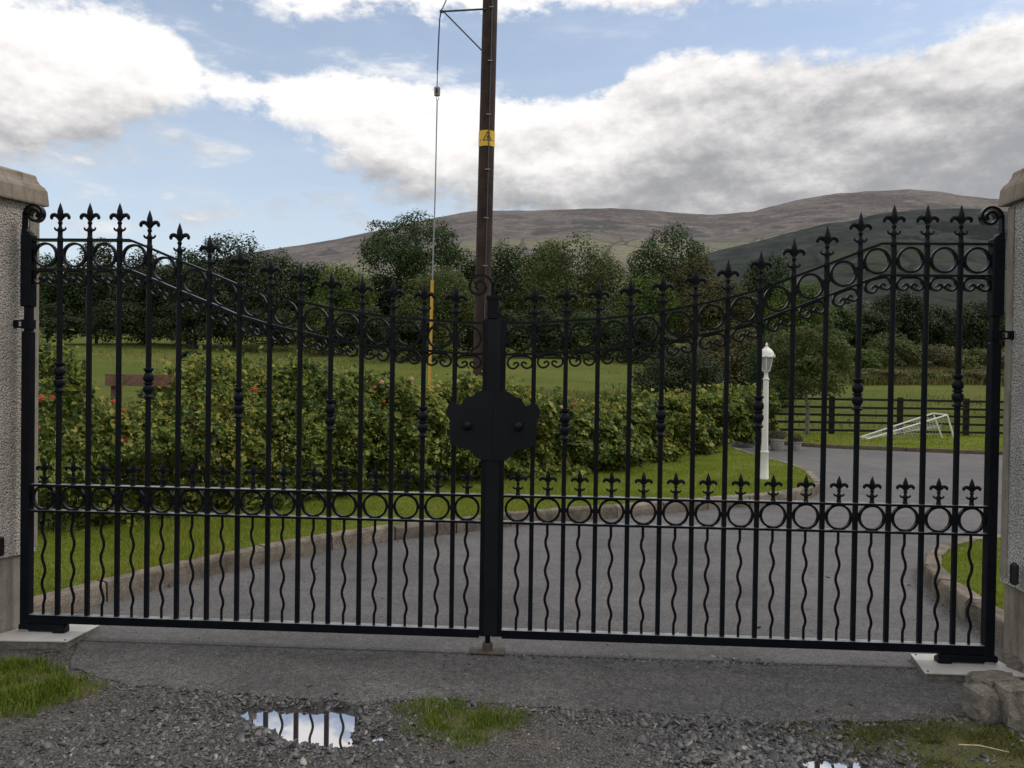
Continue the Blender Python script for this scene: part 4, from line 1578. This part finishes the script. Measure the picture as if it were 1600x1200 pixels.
# row on the left
tree('tree', 'low ragged tree at the left end of the row, next to the gate hinge post', 84, 402, 44, 72, M['oak'], n=6000, leaf=.30, cb=.02, group=TG)
tree('tree', 'slim dark tree with tall shoots behind the left gate fleurs', 150, 376, 46, 73, M['dark'], n=6500, leaf=.3, cb=.02, group=TG)
tree('tree', 'dark rounded tree between the slim shoots and the broad crown on the left', 226, 390, 52, 71, M['dark'], n=6500, leaf=.3, cb=.02, group=TG)
tree('tree', 'narrow dark tree leaning against the broad left crown', 292, 386, 44, 74, M['oak'], n=6000, leaf=.3, cb=.02, group=TG)
tree('tree', 'broad dark dome-shaped tree left of the mountain slope', 366, 366, 80, 70, M['dark'], n=10000, leaf=.3, cb=.03, group=TG)
tree('tree', 'small dark tree on the right shoulder of the broad dome', 440, 398, 40, 74, M['oak'], n=5500, leaf=.3, cb=.03, group=TG)
tree('tree', 'dark tree under the low end of the mountain slope', 486, 402, 36, 76, M['oak'], n=5000, leaf=.3, cb=.03, group=TG)
tree('tree', 'yellow-green spreading tree below the pale hillside fields', 535, 414, 52, 66, M['bright'], n=6500, leaf=.27, cb=.05, group=TG)
# centre
tree('oak_tree', 'large round oak with open branches standing above the others, left of the utility pole', 643, 337, 86, 82, M['oak'], n=10500, leaf=.32, cb=.34, k=46, lump=.24, group=TG, trunk_px=12)
tree('tree', 'dark tree filling the gap under the large oak', 598, 428, 58, 84, M['dark'], n=6000, leaf=.32, cb=.04, group=TG)
tree('tree', 'olive bushy tree in front of the large oak', 688, 420, 72, 58, M['olive'], n=8500, leaf=.23, cb=.05, group=TG)
tree('tree', 'dark tree just right of the utility pole', 793, 375, 42, 86, M['oak'], n=5500, leaf=.33, cb=.08, group=TG)
tree('tree', 'dark tree half hidden by the utility pole', 742, 402, 36, 84, M['dark'], n=5000, leaf=.33, cb=.05, group=TG)
tree('tree', 'nearly black tree between the pole and the big olive tree', 848, 372, 36, 88, M['dark'], n=5200, leaf=.34, cb=.06, group=TG)
tree('tree', 'big olive-green tree right of the utility pole', 897, 372, 86, 70, M['olive'], n=11500, leaf=.28, cb=.05, k=44, group=TG)
tree('tree', 'dark domed oak right of the big olive tree', 1042, 356, 68, 82, M['oak'], n=9500, leaf=.32, cb=.12, k=40, lump=.26, group=TG)
tree('tree', 'brownish tree on the right flank of the dark domed oak', 1082, 402, 44, 74, M['brown'], n=5500, leaf=.3, cb=.06, group=TG)
tree('tree', 'green low tree below the dark domed oak', 1012, 430, 52, 64, M['bright'], n=6500, leaf=.26, cb=.05, group=TG)
tree('tree', 'brown-green tree between the domed oak and the lamp post', 1118, 432, 56, 62, M['brown'], n=6500, leaf=.26, cb=.05, group=TG)
tree('tree', 'fresh green tree above the lamp post against the dark hill', 1196, 394, 44, 64, M['oak'], n=6200, leaf=.26, cb=.05, group=TG)
tree('tree', 'light green tree right behind the lamp post lantern', 1248, 436, 50, 55, M['bright'], n=6200, leaf=.23, cb=.05, group=TG)
# right
tree('conifer', 'dark pointed conifer clump left of the bare gap on the right', 1408, 452, 44, 78, M['dark'], n=6500, leaf=.3, cb=.03, group=TG)
tree('tree', 'dark low tree at the left foot of the conifer clump', 1352, 486, 46, 76, M['dark'], n=5500, leaf=.3, cb=.03, group=TG)
tree('tree', 'dark tree at the right foot of the conifer clump', 1460, 476, 44, 80, M['dark'], n=5500, leaf=.3, cb=.03, group=TG)
tree('tree', 'dark rounded tree next to the right gate hinge post', 1528, 474, 42, 70, M['dark'], n=5500, leaf=.28, cb=.03, group=TG)
tree('tree', 'dark tree mostly hidden behind the right gate pillar', 1592, 484, 44, 72, M['dark'], n=4500, leaf=.28, cb=.03, group=TG)
tree('tree', 'dim green tree at the left foot of the dark hill', 1300, 478, 40, 74, M['oak'], n=4500, leaf=.3, cb=.03, group=TG)
# far wood closing the gaps between the trunks
Pw, Nw = [], []
for _ in range(260):
    px_ = rng.uniform(-150, 1750)
    Yw_ = rng.uniform(96, 112)
    q_ = at(px_, 600, Yw_)
    hgt_w = interp(px_, [(-150, 455), (60, 452), (420, 452), (520, 458), (800, 455), (1250, 470), (1400, 492), (1750, 495)]) + rng.normal(0, 8)
    zt_ = at(px_, hgt_w, Yw_)[2]
    zb_ = gz(0, Yw_)
    m_ = 110
    d_ = rng.normal(size=(m_, 3)); d_ /= np.linalg.norm(d_, axis=1, keepdims=True)
    rr_ = np.array([2.6, 2.6, (zt_ - zb_) / 2])
    Pw.append(np.array([q_[0], Yw_, (zt_ + zb_) / 2]) + d_ * rr_ * rng.uniform(.7, 1.05, (m_, 1)))
    Nw.append(d_ + np.array([0, 0, .4]))
V_, F_ = leaves(np.concatenate(Pw), np.concatenate(Nw), .75, .8, .3)
stuff_mesh('woodland', V_, F_, M['dark'], 'far dark wood seen between the trees along the pasture edge', 'wood')
# hedgerow bushes under the trees
for px, top, hw, Y, mt, lab in [
        (70, 470, 55, 69, 'dark', 'shady hedgerow bush at the left end of the pasture'),
        (185, 470, 60, 69, 'dark', 'shady hedgerow bush under the slim tall shoots'),
        (300, 474, 60, 68.5, 'dark', 'shady hedgerow bush left of the broad dome tree'),
        (420, 480, 60, 68, 'dark', 'shady hedgerow bush right of the broad dome tree'),
        (500, 470, 52, 62, 'olive', 'olive hedgerow bush below the pale hillside fields'),
        (570, 478, 52, 61, 'dark', 'dark hedgerow bush left below the large oak'),
        (640, 490, 48, 56, 'dark', 'dark hedgerow bush right below the large oak'),
        (760, 470, 52, 60, 'dark', 'dark hedgerow bush directly behind the utility pole'),
        (840, 480, 52, 60, 'dark', 'dark hedgerow bush at the left foot of the big olive tree'),
        (930, 482, 54, 60, 'oak', 'green hedgerow bush at the right foot of the big olive tree'),
        (1000, 492, 48, 56, 'dark', 'dark hedgerow bush under the green low tree')]:
    tree('bush', lab, px, top, hw, Y, M[mt], 'bush', .0, 4200, .25, 22, group=BG, stems=3)
# rough bank and scrub on the right
for px, top, hw, Y, mt, lab in [
        (1340, 545, 34, 44, 'bright', 'leafy green bush left on the scrub bank above the far fence'),
        (1392, 520, 46, 50, 'olive', 'tall olive bush on the scrub bank above the far fence'),
        (1455, 540, 50, 50, 'brown', 'brownish bush in the middle of the scrub bank'),
        (1520, 545, 54, 50, 'olive', 'low olive bush at the right of the scrub bank'),
        (1590, 545, 54, 49, 'brown', 'brownish bush on the scrub bank behind the right pillar'),
        (1370, 575, 46, 42, 'brown', 'low brown bramble at the left front of the scrub bank'),
        (1440, 580, 46, 42, 'olive', 'low olive bramble at the middle front of the scrub bank'),
        (1510, 578, 46, 42, 'brown', 'low brown bramble at the right front of the scrub bank'),
        (1575, 578, 46, 42, 'olive', 'low olive bramble in front beside the right gate post')]:
    tree('bush', lab, px, top, hw, Y, M[mt], 'bush', .0, 3600, .17, 22, group='scrub on the bank beyond the far fence', stems=3)
tree('bush', 'big dark bush standing behind the middle of the rose hedge', 1062, 545, 72, 25, M['dark'], 'bush', .0, 11000, .10, 40, stems=4)
tree('bush', 'tall olive bush behind the dark one, left of the lamp post', 1140, 505, 78, 31, M['brown'], 'bush', .0, 10000, .13, 40, stems=4)
tree('bush', 'green bush behind the lamp post and planters', 1212, 520, 46, 28, M['oak'], 'bush', .0, 6500, .11, 30, stems=3)
tree('bush', 'lone dark bush out on the pasture beyond the rose hedge', 297, 548, 16, 55, M['dark'], 'bush', .0, 1600, .2, 14, stems=3)
tree('small_tree', 'small leaning tree with a pale forked trunk in front of the far fence', 1262, 508, 66, 19.4, M['olive'], 'tree', .34, 7500, .085, 40, trunk_px=5.5, bark='palebark', zbase=.1, lump=.22)

# rough brown grass behind the hedge
P = np.c_[rng.uniform(-1, 5, 26000), rng.uniform(15, 34, 26000)]
P = P[(P[:, 0] < P[:, 1] * .24)]
P = P[rng.uniform(0, 1, len(P)) < np.clip(.5 + .7 * fbm(P[:, 0] * .5, P[:, 1] * .5, 3, 4), 0, 1)]
zz = np.interp(P[:, 1], [p[0] for p in PROF], [p[1] for p in PROF])
Vb, Fb = blades(np.c_[P, zz - .02], .42, .03, .6)
stuff_mesh('rough_grass', Vb, Fb, M['rough'], 'tall brown rough grass behind the middle of the hedge', 'grass')
P = np.c_[rng.uniform(.40, .74, 22000), rng.uniform(40, 62, 22000)]
P[:, 0] *= P[:, 1]
P = P[rng.uniform(0, 1, len(P)) < np.clip(.6 + .7 * fbm(P[:, 0] * .3, P[:, 1] * .3, 3, 6), 0, 1)]
zz = np.interp(P[:, 1], [p[0] for p in PROF], [p[1] for p in PROF])
Vb, Fb = blades(np.c_[P, zz - .05], .75, .10, .7)
stuff_mesh('rough_grass', Vb, Fb, M['rough'], 'rough olive grass and bramble covering the bank beyond the far fence', 'grass')
# pasture tufts, thin with distance
n = 60000
Yp = rng.uniform(22, 68, n)
P = np.c_[rng.uniform(-.72, .72, n) * Yp, Yp]
cl = fbm(P[:, 0] * .35, P[:, 1] * .35, 3, 14)
P = P[rng.uniform(-.8, .9, n) < cl]
zz = np.interp(P[:, 1], [p[0] for p in PROF], [p[1] for p in PROF])
Vb, Fb = blades(np.c_[P, zz - .05], .22, .05, .9)
stuff_mesh('pasture_grass', Vb, Fb, M['rough'], 'uneven grass tufts on the pasture beyond the hedge', 'grass')

# ------------------------------------------------------------------ rose hedge
hx = np.array([p[0] for p in HB], float)
PXS = np.linspace(40, 1215, 800)
front_ = np.array([gnd(px, interp(px, HB), .12)[:2] for px in PXS])
seg = np.r_[0, np.cumsum(np.linalg.norm(np.diff(front_, axis=0), axis=1))]
tan_ = np.gradient(front_, axis=0)
tan_ /= np.linalg.norm(tan_, axis=1, keepdims=True)
nrm_ = np.stack([-tan_[:, 1], tan_[:, 0]], 1)          # away from the drive
HDEP = .95
tops = np.array([at(px, interp(px, HT), f[1] + .4)[2] for px, f in zip(PXS, front_)])
hroot = tag(empty('rose_hedge', (front_[0][0], front_[0][1], .11)), 'long bushy rose hedge with scattered red blooms behind the kerbed lawn', 'hedge')
NL = 92000
# choose along-path positions so that leaf density falls with distance
wgt = np.gradient(seg) / front_[:, 1] ** 1.1
wgt /= wgt.sum()
ix = rng.choice(len(PXS), NL, p=wgt)
s_pos = seg[ix]
f_ = rng.uniform(0, 1, NL)
zone = rng.uniform(0, 1, NL)
lump = fbm(s_pos * 2.3, f_ * 2.8, 4, 51) * .34
hgt = (tops[ix] - .11) * .955
# front face, top and body
dd = np.where(zone < .62, np.abs(rng.normal(0, .10, NL)) + lump, rng.uniform(0, HDEP, NL))
zf = np.where((zone >= .62) & (zone < .86), 1 - np.abs(rng.normal(0, .08, NL)), f_)
round_ = .28 * np.clip((zf - .55) / .45, 0, 1) ** 2 * 1.1                  # shoulders lean back
dd = dd + round_
tl = fbm(s_pos * 3.1 + 7, dd * 2.5, 4, 61) * .15
zl = zf * (hgt * (1 + tl))
shoot = rng.uniform(0, 1, NL) < .08
zl = np.where(shoot & (zf > .85), zl + rng.uniform(0, .16, NL), zl)
P2 = front_[ix] + nrm_[ix] * dd[:, None] + tan_[ix] * rng.normal(0, .02, (NL, 1))
P3 = np.c_[P2 - front_[0], np.clip(zl, .01, None)]
Nn = np.c_[-nrm_[ix] * .7, np.full(NL, .75)] + rng.normal(0, .45, (NL, 3))
size = np.exp(rng.normal(0, .3, NL)) * .050 * (front_[ix, 1] / 7.0).clip(.9, 1.9) ** .8
V_, F_ = leaves(P3, Nn, size, .62, .3)
stuff_mesh('foliage', V_, F_, M['hedge'], None, None, hroot)
mb = MB()
for i in range(420):
    j = rng.integers(0, len(PXS))
    d0 = rng.uniform(.2, .8)
    p0 = front_[j] + nrm_[j] * d0 - front_[0]
    hh = hgt_ = (tops[j] - .11) * rng.uniform(.6, 1.08)
    dx = rng.normal(0, .12, 2)
    mb.tube([(p0[0], p0[1], -.02), (p0[0] + dx[0] * .5, p0[1] + dx[1] * .5, hh * .55), (p0[0] + dx[0], p0[1] + dx[1], hh)], [.006, .004, .0018], 5)
so_ = mb.build('stems', M['stem'], hroot)
so_['kind'] = 'stuff'


def bloom(nm, px, py, r, mat):
    j = int(np.argmin(np.abs(PXS - px)))
    Yb = front_[j][1] + .02
    p_ = at(px, py, Yb) - np.array([front_[0][0], front_[0][1], .11])
    m_ = MB()
    m_.lathe([(.0, -r * .5), (r * .55, -r * .35), (r * .7, 0), (r * .45, r * .4), (0, r * .5)], 8)
    for k in range(6):
        a = k * pi / 3 + .3
        c = Vector((cos(a), 0, sin(a)))
        m_.lathe([(0.001, -r * .12), (r * .45, -r * .05), (r * .5, .0), (r * .3, r * .1)], 6, c=(c.x * r * .62, -r * .25, c.z * r * .62))
    m_.build(nm, mat, hroot, tuple(p_), True)


for px, py, r in [(64, 622, .034), (82, 621, .022), (178, 628, .026), (193, 641, .024), (196, 688, .030), (224, 709, .028), (308, 700, .028), (340, 712, .026), (398, 608, .036), (291, 657, .016), (367, 685, .03),
                  (378, 664, .024), (405, 682, .036), (394, 671, .022), (585, 605, .026), (600, 627, .02), (629, 653, .022), (641, 677, .026), (508, 693, .022), (898, 632, .038), (60, 668, .02), (424, 560 + 60, .016)]:
    bloom('red_bloom', px, py, r, M['hip'])
for px, py, r in [(597, 597, .030), (643, 592, .034), (281, 666, .018)]:
    bloom('pink_bloom', px, py, r, M['pinkrose'])

# ------------------------------------------------------------------ timber rails behind the hedge
a, c = at(166, 592, 7.55), at(300, 597, 7.60)
fr = tag(empty('rail_fence', (a[0], a[1], 0)), 'brown timber rail showing through the gap in the rose hedge on the left', 'fence')
dv = Vector(c - a)
R_ = Matrix.Rotation(math.atan2(dv.y, dv.x), 3, 'Z')
MB().box(tuple(dv / 2), (dv.length, .05, .115), R_).build('rail', M['wood'], fr, (0, 0, a[2]))
MB().box((0, 0, 0), (.08, .07, a[2] + .06)).build('post', M['wood'], fr, (dv.x * .08, dv.y * .08 + .068, (a[2] - .06) / 2))
MB().box((0, 0, 0), (.10, .08, a[2] + .06)).build('post', M['wood'], fr, (dv.x * .97, dv.y * .97 + .068, (a[2] - .06) / 2))
a, c = at(862, 631, 13.6), at(1012, 633, 14.6)
fr = tag(empty('rail_fence', (a[0], a[1], 0)), 'thin pale timber rail lying along the top of the hedge right of the gate centre', 'fence')
dv = Vector(c - a)
R_ = Matrix.Rotation(math.atan2(dv.y, dv.x), 3, 'Z')
MB().box(tuple(dv / 2), (dv.length, .05, .06), R_).build('rail', M['wood'], fr, (0, 0, a[2]))
for f in (.05, .95):
    MB().box((0, 0, 0), (.08, .08, a[2])).build('post', M['wood'], fr, (dv.x * f, dv.y * f + .07, a[2] / 2 - .03))

# ------------------------------------------------------------------ far post-and-rail fence
FY = 20.0
fa, fb_ = at(1120, 684, FY), at(1900, 684, FY - .4)
ff = tag(empty('post_and_rail_fence', (fa[0], fa[1], .07)), 'dark brown five-rail fence along the far side of the drive', 'fence')
dv = Vector((fb_[0] - fa[0], fb_[1] - fa[1], 0))
ud = dv.normalized()
rz_ = math.atan2(dv.y, dv.x)
pxs = [1197, 1300, 1405, 1506, 1612, 1716, 1820]
post_me = MB().cbox((0, 0, .46), (.13, .10, 1.04), .01).mesh('post', M['fence'])
pos = []
for px in pxs:
    X_ = (px - 800) / FOC * FY
    t_ = (X_ - fa[0]) / ud.x
    pos.append(t_)
    link('post', post_me, ff, (ud.x * t_, ud.y * t_ + .078, 0), (0, 0, rz_))
pos = [pos[0] - 1.7] + pos
for hz in (.10, .31, .505, .70, .905):
    for t0, t1 in zip(pos[:-1], pos[1:]):
        L = t1 - t0 - .008
        MB().box((0, 0, 0), (L, .045, .058)).build('rail', M['fence'], ff, (ud.x * (t0 + t1) / 2, ud.y * (t0 + t1) / 2, hz + rng.uniform(-.006, .006)), False, (0, rng.uniform(-.003, .003), rz_))

# ------------------------------------------------------------------ football goal tipped on its back
GYa, GYb = 19.1, 18.3
gb = at(1415, 690, 18.7)
go = tag(empty('football_goal', (gb[0], gb[1], .08)), 'small white tubular football goal tipped over on the grass by the fence', 'goal')


def gp(px, py, Y):
    q_ = at(px, py, Y)
    return (q_[0] - gb[0], q_[1] - gb[1], q_[2] - .08)


f1 = [gp(1340, 684.5, GYa), gp(1458, 646, GYa), gp(1473, 687, GYa)]
f2 = [gp(1348, 688.5, GYb), gp(1480, 648.5, GYb), gp(1492, 689.5, GYb)]
for fr_, nm in ((f1, 'side_frame'), (f2, 'side_frame')):
    MB().tube([fr_[0], tuple((np.array(fr_[0]) + np.array(fr_[1])) / 2), fr_[1]], .020, 8).tube([fr_[1], fr_[2]], .021, 8).build(nm, M['white'], go, smooth=True)
for k in range(3):
    MB().tube([f1[k], f2[k]], .019, 8).build('cross_bar', M['white'], go, smooth=True)
mb = MB()
A, B, C_, D_ = (np.array(q_) for q_ in (f1[0], f1[2], f2[2], f2[0]))
top1, top2 = np.array(f1[1]), np.array(f2[1])
def drape(p, q, sag, n_=7):
    p, q = np.array(p), np.array(q)
    out_ = []
    for i_ in range(n_):
        f_ = i_ / (n_ - 1)
        v_ = p * (1 - f_) + q * f_
        v_[2] = max(.015, v_[2] - sag * 4 * f_ * (1 - f_))
        out_.append(tuple(v_))
    return out_


for k in range(1, 26):
    f = k / 26
    p0, p1 = A * (1 - f) + top1 * f, D_ * (1 - f) + top2 * f
    mb.tube(drape(p0, p1, .30 * f + .05), .0016, 4)
    q0, q1 = A * (1 - f) + B * f, D_ * (1 - f) + C_ * f
    mb.tube(drape(p0 * .8 + q0 * .2, p1 * .8 + q1 * .2, .34 * f + .04), .0014, 4)
for k in range(1, 12):
    f = k / 12
    s0, e0 = A * (1 - f) + D_ * f, top1 * (1 - f) + top2 * f
    sg_ = .30 * 4 * f * (1 - f)
    mb.tube([tuple(np.array(s0) * (1 - g_) + np.array(e0) * g_ - np.array([0, 0, min(sg_ * g_, (s0[2] * (1 - g_) + e0[2] * g_) - .015)])) for g_ in np.linspace(0, 1, 8)], .0014, 4)
no = mb.build('net', M['white'], go)
no['kind'] = 'stuff'

# ------------------------------------------------------------------ lamp posts
def lamp_post(base, label, rz=0.2):
    o = tag(empty('lamp_post', base, rz), label, 'lamp post', 'white garden lamp posts')
    W_ = M['white']
    MB().lathe([(.066, 0), (.066, .012), (.060, .02), (.054, .20), (.050, .36), (.052, .365), (.056, .375), (.056, .39), (.048, .40)], 16).build('base', W_, o, smooth=True)
    MB().lathe([(.046, .40), (.044, .44), (.036, 1.32), (.035, 1.36)], 16).build('post', W_, o, smooth=True)
    MB().lathe([(.035, 1.36), (.045, 1.368), (.045, 1.382), (.032, 1.39), (.026, 1.43), (.028, 1.46), (.040, 1.475), (.052, 1.482), (.052, 1.490)], 16).build('neck', W_, o, smooth=True)
    # six-sided lantern: tapered glass between ribs
    gls = [(.050, 1.490), (.068, 1.55), (.092, 1.665)]
    lg = MB().lathe(gls, 6).build('lantern_glass', M['glass'], o)
    rb = MB()
    for k in range(6):
        a = 2 * pi * k / 6
        rb.tube([(r * cos(a), r * sin(a), z_) for r, z_ in [(.051, 1.488), (.070, 1.55), (.094, 1.667)]], .0065, 6)
    rb.build('lantern_ribs', W_, o)
    MB().lathe([(.095, 1.664), (.116, 1.672), (.118, 1.682), (.104, 1.690), (.100, 1.715), (.086, 1.752), (.058, 1.782), (.036, 1.795), (.030, 1.806), (.030, 1.812), (.012, 1.818), (.010, 1.828), (.018, 1.838), (.017, 1.850), (.006, 1.868), (.002, 1.876)], 12).build('roof', W_, o, smooth=True)
    cr = MB()
    for k in range(6):
        a = 2 * pi * k / 6
        cr.lathe([(.006, 0), (.013, .006), (.013, .016), (.005, .026)], 7, c=(.114 * cos(a), .114 * sin(a), 1.682))
    cr.build('crown_studs', W_, o)
    return o


lb = gnd(1194, 749, .118)
lamp_post((lb[0], lb[1], .112), 'white garden lamp post with lantern on the lawn tip seen through the right gate')
lb2 = at(1584, 640, 15.0)
lamp_post((lb2[0], 15.0, .0 + at(1584, 571, 15.0)[2] - 1.87), 'white lamp post almost hidden behind the right gate pillar, only its lantern showing')


# ------------------------------------------------------------------ planters
def planter(px, py, Y, r, h, label, seed):
    q_ = at(px, py, Y)
    o = tag(empty('planter', (q_[0], Y, .004)), label, 'planter', 'grey planters at the end of the hedge')
    MB().lathe([(r * .78, 0), (r * .82, .01), (r * .97, h * .8), (r * 1.05, h * .84), (r * 1.05, h), (r * .92, h), (r * .9, h * .9)], 20).build('pot', M['pot'], o, smooth=True)
    r_ = np.random.default_rng(seed)
    n = 900
    d = r_.normal(size=(n, 3))
    d /= np.linalg.norm(d, axis=1, keepdims=True)
    P_ = d * r_.uniform(.4, 1, (n, 1)) ** .5 * np.array([r * 1.25, r * 1.25, r * .85]) + np.array([0, 0, h + r * .4])
    P_[:, 2] = np.clip(P_[:, 2], h * .93, None)
    V_, F_ = leaves(P_, d + r_.normal(0, .5, (n, 3)), .035, .6)
    stuff_mesh('foliage', V_, F_, M['heath'], None, None, o)


planter(1214, 703, 15.9, .15, .25, 'larger grey planter with a bushy brown plant right of the lamp post', 3)
planter(1243, 703, 16.0, .12, .19, 'smaller grey planter beside the larger one at the drive edge', 4)

# ------------------------------------------------------------------ utility pole with stay wire
PY = 14.0
pb, pt = at(750, 640, PY), at(766, 0, PY)
pb = np.array([pb[0] + (at(750, 640, PY)[0] - at(752.5, 540, PY)[0]) * .8, PY, 0.0])
pole_o = tag(empty('utility_pole', tuple(pb)), 'tall dark brown wooden utility pole behind the gate centre', 'utility pole')
dirp = Vector((pt[0] - pb[0], 0, pt[2]))
tops_ = dirp * (9.6 / dirp.z)


def pp(f_z, dx=0, dy=0):
    p_ = dirp * (f_z / dirp.z)
    return (p_.x + dx, p_.y + dy, f_z)


MB().tube([pp(-.3), pp(3), pp(6), pp(9.6)], [.150, .146, .140, .132], 22).build('shaft', M['pole'], pole_o, smooth=True)
# earth-wire strip running up the front with staples
MB().tube([pp(z_, .045, -.150 + z_ * .001) for z_ in np.linspace(1.2, 9.6, 8)], .011, 6).build('cable_strip', M['darksteel'], pole_o)
for k, py in enumerate([17, 78 + 22, 183, 268, 343, 417]):
    z_ = at(760, py, PY)[2]
    MB().box((0, 0, 0), (.085, .03, .018)).build('strap', M['steel'], pole_o, pp(z_, .035, -.150))
# warning sign curved round the pole
zs = at(762, 219, PY)[2]
def wrap(a0, a1, z0, z1, r, nseg):
    V_, F_ = [], []
    for i in range(nseg + 1):
        a = a0 + (a1 - a0) * i / nseg
        for z_ in (z0, z1):
            V_.append((r * sin(a), -r * cos(a), z_))
    for i in range(nseg):
        F_.append((i * 2, i * 2 + 2, i * 2 + 3, i * 2 + 1))
    return V_, F_


V_, F_ = wrap(-1.45, 1.45, -.14, .14, .149, 20)
sg = MB().add(V_, F_).build('warning_sign', M['signy'], pole_o, pp(zs))


def ink(poly, r=.1515):
    """flat print laid round the sign: outline polygon in (arc metres, z)"""
    return [(r * sin(x / r), -r * cos(x / r), z_) for x, z_ in poly]


mi, mi2, mi3 = MB(), MB(), MB()
tri = [(-.075, -.050), (.105, -.050), (.022, .120)]
cen = np.mean(tri, 0)
tin = [tuple(cen + (np.array(p_) - cen) * .70) for p_ in tri]
for i in range(3):
    j = (i + 1) % 3
    for s in range(6):
        f0, f1_ = s / 6, (s + 1) / 6
        A_ = [tuple(np.array(tri[i]) * (1 - f) + np.array(tri[j]) * f) for f in (f0, f1_)]
        B_ = [tuple(np.array(tin[i]) * (1 - f) + np.array(tin[j]) * f) for f in (f1_, f0)]
        mi.add(ink(A_ + B_), [(0, 1, 2, 3)])
mi2.add(ink([(x_ + .026, z_ + .008) for x_, z_ in [(-.004, .042), (.012, .036), (.002, .008), (.018, .010), (-.010, -.046), (-.008, -.006), (-.024, -.008)]]), [(0, 6, 5, 4, 3, 2, 1)])
for x in (-.135, .128):
    mt_ = MB()
    mt_.add(ink([(x, -.05), (x + .014, -.05), (x + .014, -.02), (x, -.02)]), [(0, 1, 2, 3)])
    mt_.build('print_tick', M['signink'], sg)
mi.build('print_triangle', M['signink'], sg)
mi2.build('print_bolt', M['signink'], sg)

# bracket standing off the pole
b0, b1 = at(690, 18, PY - .12), at(760, 14, PY - .12)
b2, b3 = at(693.5, 18.5, PY - .12), at(756, 82, PY - .12)
rel = lambda q_: tuple(np.array(q_) - pb)
MB().tube([rel(b0), rel(b1)], .017, 8).box(rel(b0), (.07, .05, .03)).build('bracket_arm', M['darksteel'], pole_o)
MB().tube([rel(b2), rel(b3)], .013, 8).build('bracket_brace', M['darksteel'], pole_o)

# stay wire: from high on the pole over the bracket down to its anchor behind the hedge
sw = at(672, 600, PY - .12)
so = tag(empty('stay_wire', (sw[0], sw[1], .11)), 'grey stay wire with insulator and yellow guard left of the utility pole', 'stay wire')
relS = lambda q_: tuple(np.array(q_) - np.array([sw[0], sw[1], .11]))
Yw = PY - .12
top_ = at(712, -45, Yw)
MB().tube([relS(top_), relS(at(698, -2, Yw)), relS(at(691, 14, Yw))], .012, 6).build('upper_wire', M['steel'], so)
MB().tube([relS(at(690, 14, Yw)), relS(at(687, 30, Yw)), relS(at(685, 70, Yw)), relS(at(683.5, 110, Yw))], .013, 6).build('blue_sleeve', M['blue'], so)
MB().tube([relS(at(683.5, 110, Yw)), relS(at(683, 136, Yw))], .010, 6).build('link_wire', M['steel'], so)
ins = relS(at(683, 143, Yw))
MB().cbox(ins, (.105, .07, .175), .018).build('insulator', M['zinc'], so)
MB().lathe([(.018, -.04), (.018, .04)], 8, c=(ins[0] - .005, ins[1] - .04, ins[2])).build('insulator_slot', M['black'], so)
MB().tube([relS(at(681.5, 152, Yw)), relS(at(683, 160, Yw))], .007, 6).tube([relS(at(686, 152, Yw)), relS(at(683, 160, Yw))], .007, 6).tube([relS(at(683, 160, Yw)), relS(at(680, 300, Yw)), relS(at(675.5, 445, Yw))], .0115, 6).build('lower_wire', M['steel'], so)
gs, ge = np.array(relS(at(675.5, 438, Yw))), np.array(relS(at(670, 640, Yw)))
MB().tube([gs, (gs + ge) / 2, ge], .028, 12).build('guard', M['yellow'], so, smooth=True)
MB().tube([ge, (ge[0] - .02, ge[1], -.25)], .014, 8).build('anchor_rod', M['steel'], so)
